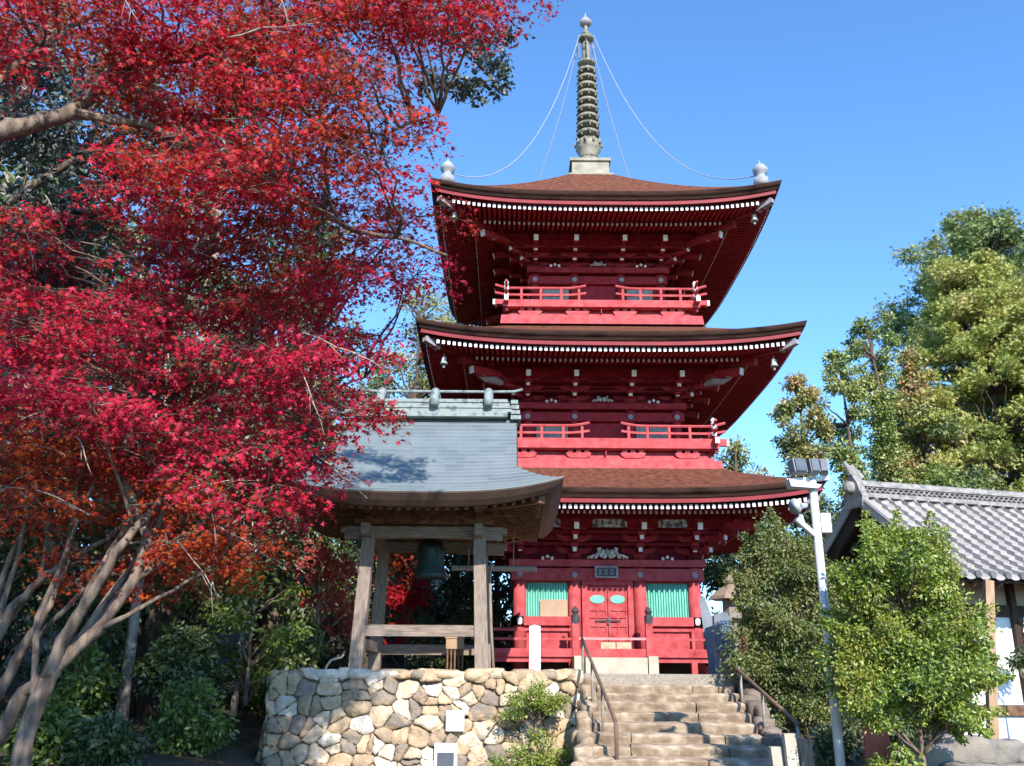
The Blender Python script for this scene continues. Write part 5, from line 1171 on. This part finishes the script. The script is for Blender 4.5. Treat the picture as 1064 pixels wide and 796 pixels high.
# ------------------------------------------------------------------ shrubs on the wall and beside the steps
def shrub(name, label, base, pts, n, jit, r, m, leaf, per, seed, group, up=.6, shoots=0):
    C = cl(seed, pts, n, jit, r); q = random.Random(seed + 5); mx = sum(p[0] for p in pts) / len(pts); mz = sum(p[2] for p in pts) / len(pts)
    for _ in range(shoots):      # thin shoots that break the outline
        c = q.choice(C[:n]); d = (Vector((c[0] - mx, c[1], (c[2] - mz) * .6)).normalized() + Vector((q.uniform(-.4, .4), 0, q.uniform(.2, .9)))).normalized()
        for k in range(1, 5): C.append((c[0] + d.x * .075 * k, c[1] + d.y * .075 * k, c[2] + d.z * .075 * k, r * .45 * (1.2 - .2 * k)))
    per_ = per
    return tree(name, label, base, 1.0, C, OVAL, m, .03, TRUNK, group, 'shrub', leaf, per_, limb_to=n, seed=seed, up=up, trunk_top=max(p[2] for p in pts) * .9)
shrub('low_shrub', 'upper low shrub growing on the stone wall beside the steps', (.42, 15.45, .98), [(-.25, 0, .28), (.2, 0, .34), (0, -.05, .45), (.35, 0, .2), (-.35, 0, .2)], 30, .12, .15, SHRUBL, .042, 170, 201, 'low shrubs on the stone wall')
shrub('low_shrub', 'lower low shrub at the foot of the stone wall beside the steps', (.50, 15.1, .08), [(-.6, 0, .25), (-.45, 0, .35), (-.1, 0, .42), (.3, 0, .4), (.6, 0, .3), (.0, 0, .62), (-.2, 0, .2), (.4, 0, .1)], 44, .14, .16, SHRUBL, .042, 170, 202, 'low shrubs on the stone wall')
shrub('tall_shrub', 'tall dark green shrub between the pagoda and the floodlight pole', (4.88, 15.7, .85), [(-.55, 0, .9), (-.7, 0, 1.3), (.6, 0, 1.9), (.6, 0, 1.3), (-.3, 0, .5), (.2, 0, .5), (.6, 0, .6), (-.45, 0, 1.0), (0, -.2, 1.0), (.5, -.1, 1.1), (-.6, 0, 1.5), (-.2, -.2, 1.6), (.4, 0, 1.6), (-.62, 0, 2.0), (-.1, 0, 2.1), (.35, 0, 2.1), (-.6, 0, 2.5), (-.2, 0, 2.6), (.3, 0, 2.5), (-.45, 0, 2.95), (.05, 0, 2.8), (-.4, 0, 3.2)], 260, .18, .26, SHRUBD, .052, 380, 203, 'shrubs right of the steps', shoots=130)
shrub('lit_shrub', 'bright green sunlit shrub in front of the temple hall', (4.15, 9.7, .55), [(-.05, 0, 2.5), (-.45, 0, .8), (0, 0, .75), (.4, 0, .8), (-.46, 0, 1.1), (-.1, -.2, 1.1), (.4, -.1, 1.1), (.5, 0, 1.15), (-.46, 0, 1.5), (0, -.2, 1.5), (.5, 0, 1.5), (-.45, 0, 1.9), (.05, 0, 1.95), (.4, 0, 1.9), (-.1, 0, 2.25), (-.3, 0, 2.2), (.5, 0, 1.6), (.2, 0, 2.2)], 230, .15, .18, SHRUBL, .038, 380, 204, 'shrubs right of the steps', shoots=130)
shrub('low_shrub', 'small weedy plant under the bright shrub', (3.85, 9.7, .62), [(0, 0, .2), (.1, 0, .3), (-.1, 0, .15)], 8, .06, .12, SHRUBL, .06, 60, 205, 'shrubs right of the steps')
shrub('low_shrub', 'sprig of evergreen leaves in front of the lattice window', (7.52, 13.75, 1.1), [(0, 0, .9), (.1, 0, .8), (-.08, 0, .8)], 7, .06, .10, EVER, .07, 50, 206, 'shrubs right of the steps')
shrub('low_shrub', 'dark foliage under the tall shrub beside the handrail', (4.4, 12.2, .6), [(0, 0, .35), (.5, 0, .4), (-.3, 0, .3), (.9, 0, .5)], 22, .15, .24, EVER, .07, 130, 207, 'shrubs right of the steps')

# ------------------------------------------------------------------ trees behind the hall on the right
def far_tree(name, label, x, y, kind, H, W, z0, n, r, tm, m, size, per, seed, tr=.3, lean=(0, 0), bark=CEDAR, flat=.6):
    b = gz(x, y) - .2
    return tree(name, label, (x, y, b), H, crown(seed, kind, H, W, z0, n, r), tm, m, tr, bark, 'trees behind the temple hall', 'tree', size, per, lean, seed, .5, (.1, -.5, .7), flat, soft=1.5 if tm is TUFT else 1.15)
far_tree('cypress_tree', 'tall dark conifer whose top stands highest at the right', 27.5, 48, 'dome', 23.8, 5.6, 9, 170, .95, TUFT, DARKC, .19, 480, 301, .30)
far_tree('cypress_tree', 'yellow green cypress in front of the tallest dark conifer', 22.4, 40, 'cone', 18.3, 5.8, 4.0, 430, .60, TUFT, CYPR, .15, 430, 302, .22)
far_tree('cypress_tree', 'yellow green cypress cut by the right edge', 27.5, 40, 'cone', 18.6, 5.8, 4.0, 380, .60, TUFT, CYPR, .15, 430, 303, .22)
far_tree('slender_tree', 'slender sparse tree left of the yellow green cypress', 16.3, 38, 'sparse', 14.8, 2.2, 6, 52, .5, OVAL, DARKC, .15, 436, 304, .2, flat=.7)
far_tree('slender_tree', 'sparse tree with reddish tips nearest the pagoda', 12.0, 36, 'sparse', 12.0, 1.9, 6, 40, .48, OVAL, AUTC, .15, 436, 305, .18, flat=.7)
far_tree('slender_tree', 'dark slender tree between the two sparse autumn trees', 14.3, 37, 'sparse', 13.2, 1.7, 7, 36, .46, OVAL, DARKC, .15, 413, 306, .18, flat=.7)
far_tree('slender_tree', 'mixed green tree filling the gap beside the cypress', 18.4, 39, 'sparse', 13.4, 2.8, 5, 70, .6, OVAL, AUTC, .15, 459, 307, .2)
far_tree('slender_tree', 'small autumn tree just right of the lowest pagoda eave', 9.0, 35, 'dome', 9.2, 1.6, 4, 26, .6, OVAL, AUTC, .15, 413, 308, .15)
for i, (x, y, h, w, mm, lab) in enumerate(((13.2, 33, 7.4, 2.0, EVERB, 'bright green tree above the left end of the tiled ridge'), (16.4, 33.5, 8.2, 2.2, EVERB, 'round bright green tree above the tiled ridge'), (20.5, 33, 7.6, 2.2, YEL, 'yellow leaved tree above the tiled ridge at the right'), (18.6, 35, 8.0, 2.0, EVER, 'dark green tree behind the tiled ridge'), (10.6, 32, 7.0, 1.6, EVER, 'dark green tree behind the floodlights'), (24.0, 34, 8.0, 2.4, EVERB, 'bright green tree at the right edge above the tiled roof'), (8.3, 31, 5.6, 1.8, EVER, 'dark tree low behind the tall shrub'))):
    far_tree('leafy_tree', lab, x, y, 'dome', h, w, 1.5, 34, .8, OVAL, mm, .15, 436, 320 + i, .15)
far_tree('leafy_tree', 'yellow green tree peeping between maple and bell tower roof', -4.3, 38, 'dome', 14.2, 2.4, 5, 50, .9, OVAL, AUTC, .15, 459, 340, .2)
far_tree('leafy_tree', 'green tree behind the ridge of the bell tower', -2.4, 40, 'dome', 13.4, 2.2, 5, 44, .9, OVAL, CYPR, .15, 459, 341, .2)
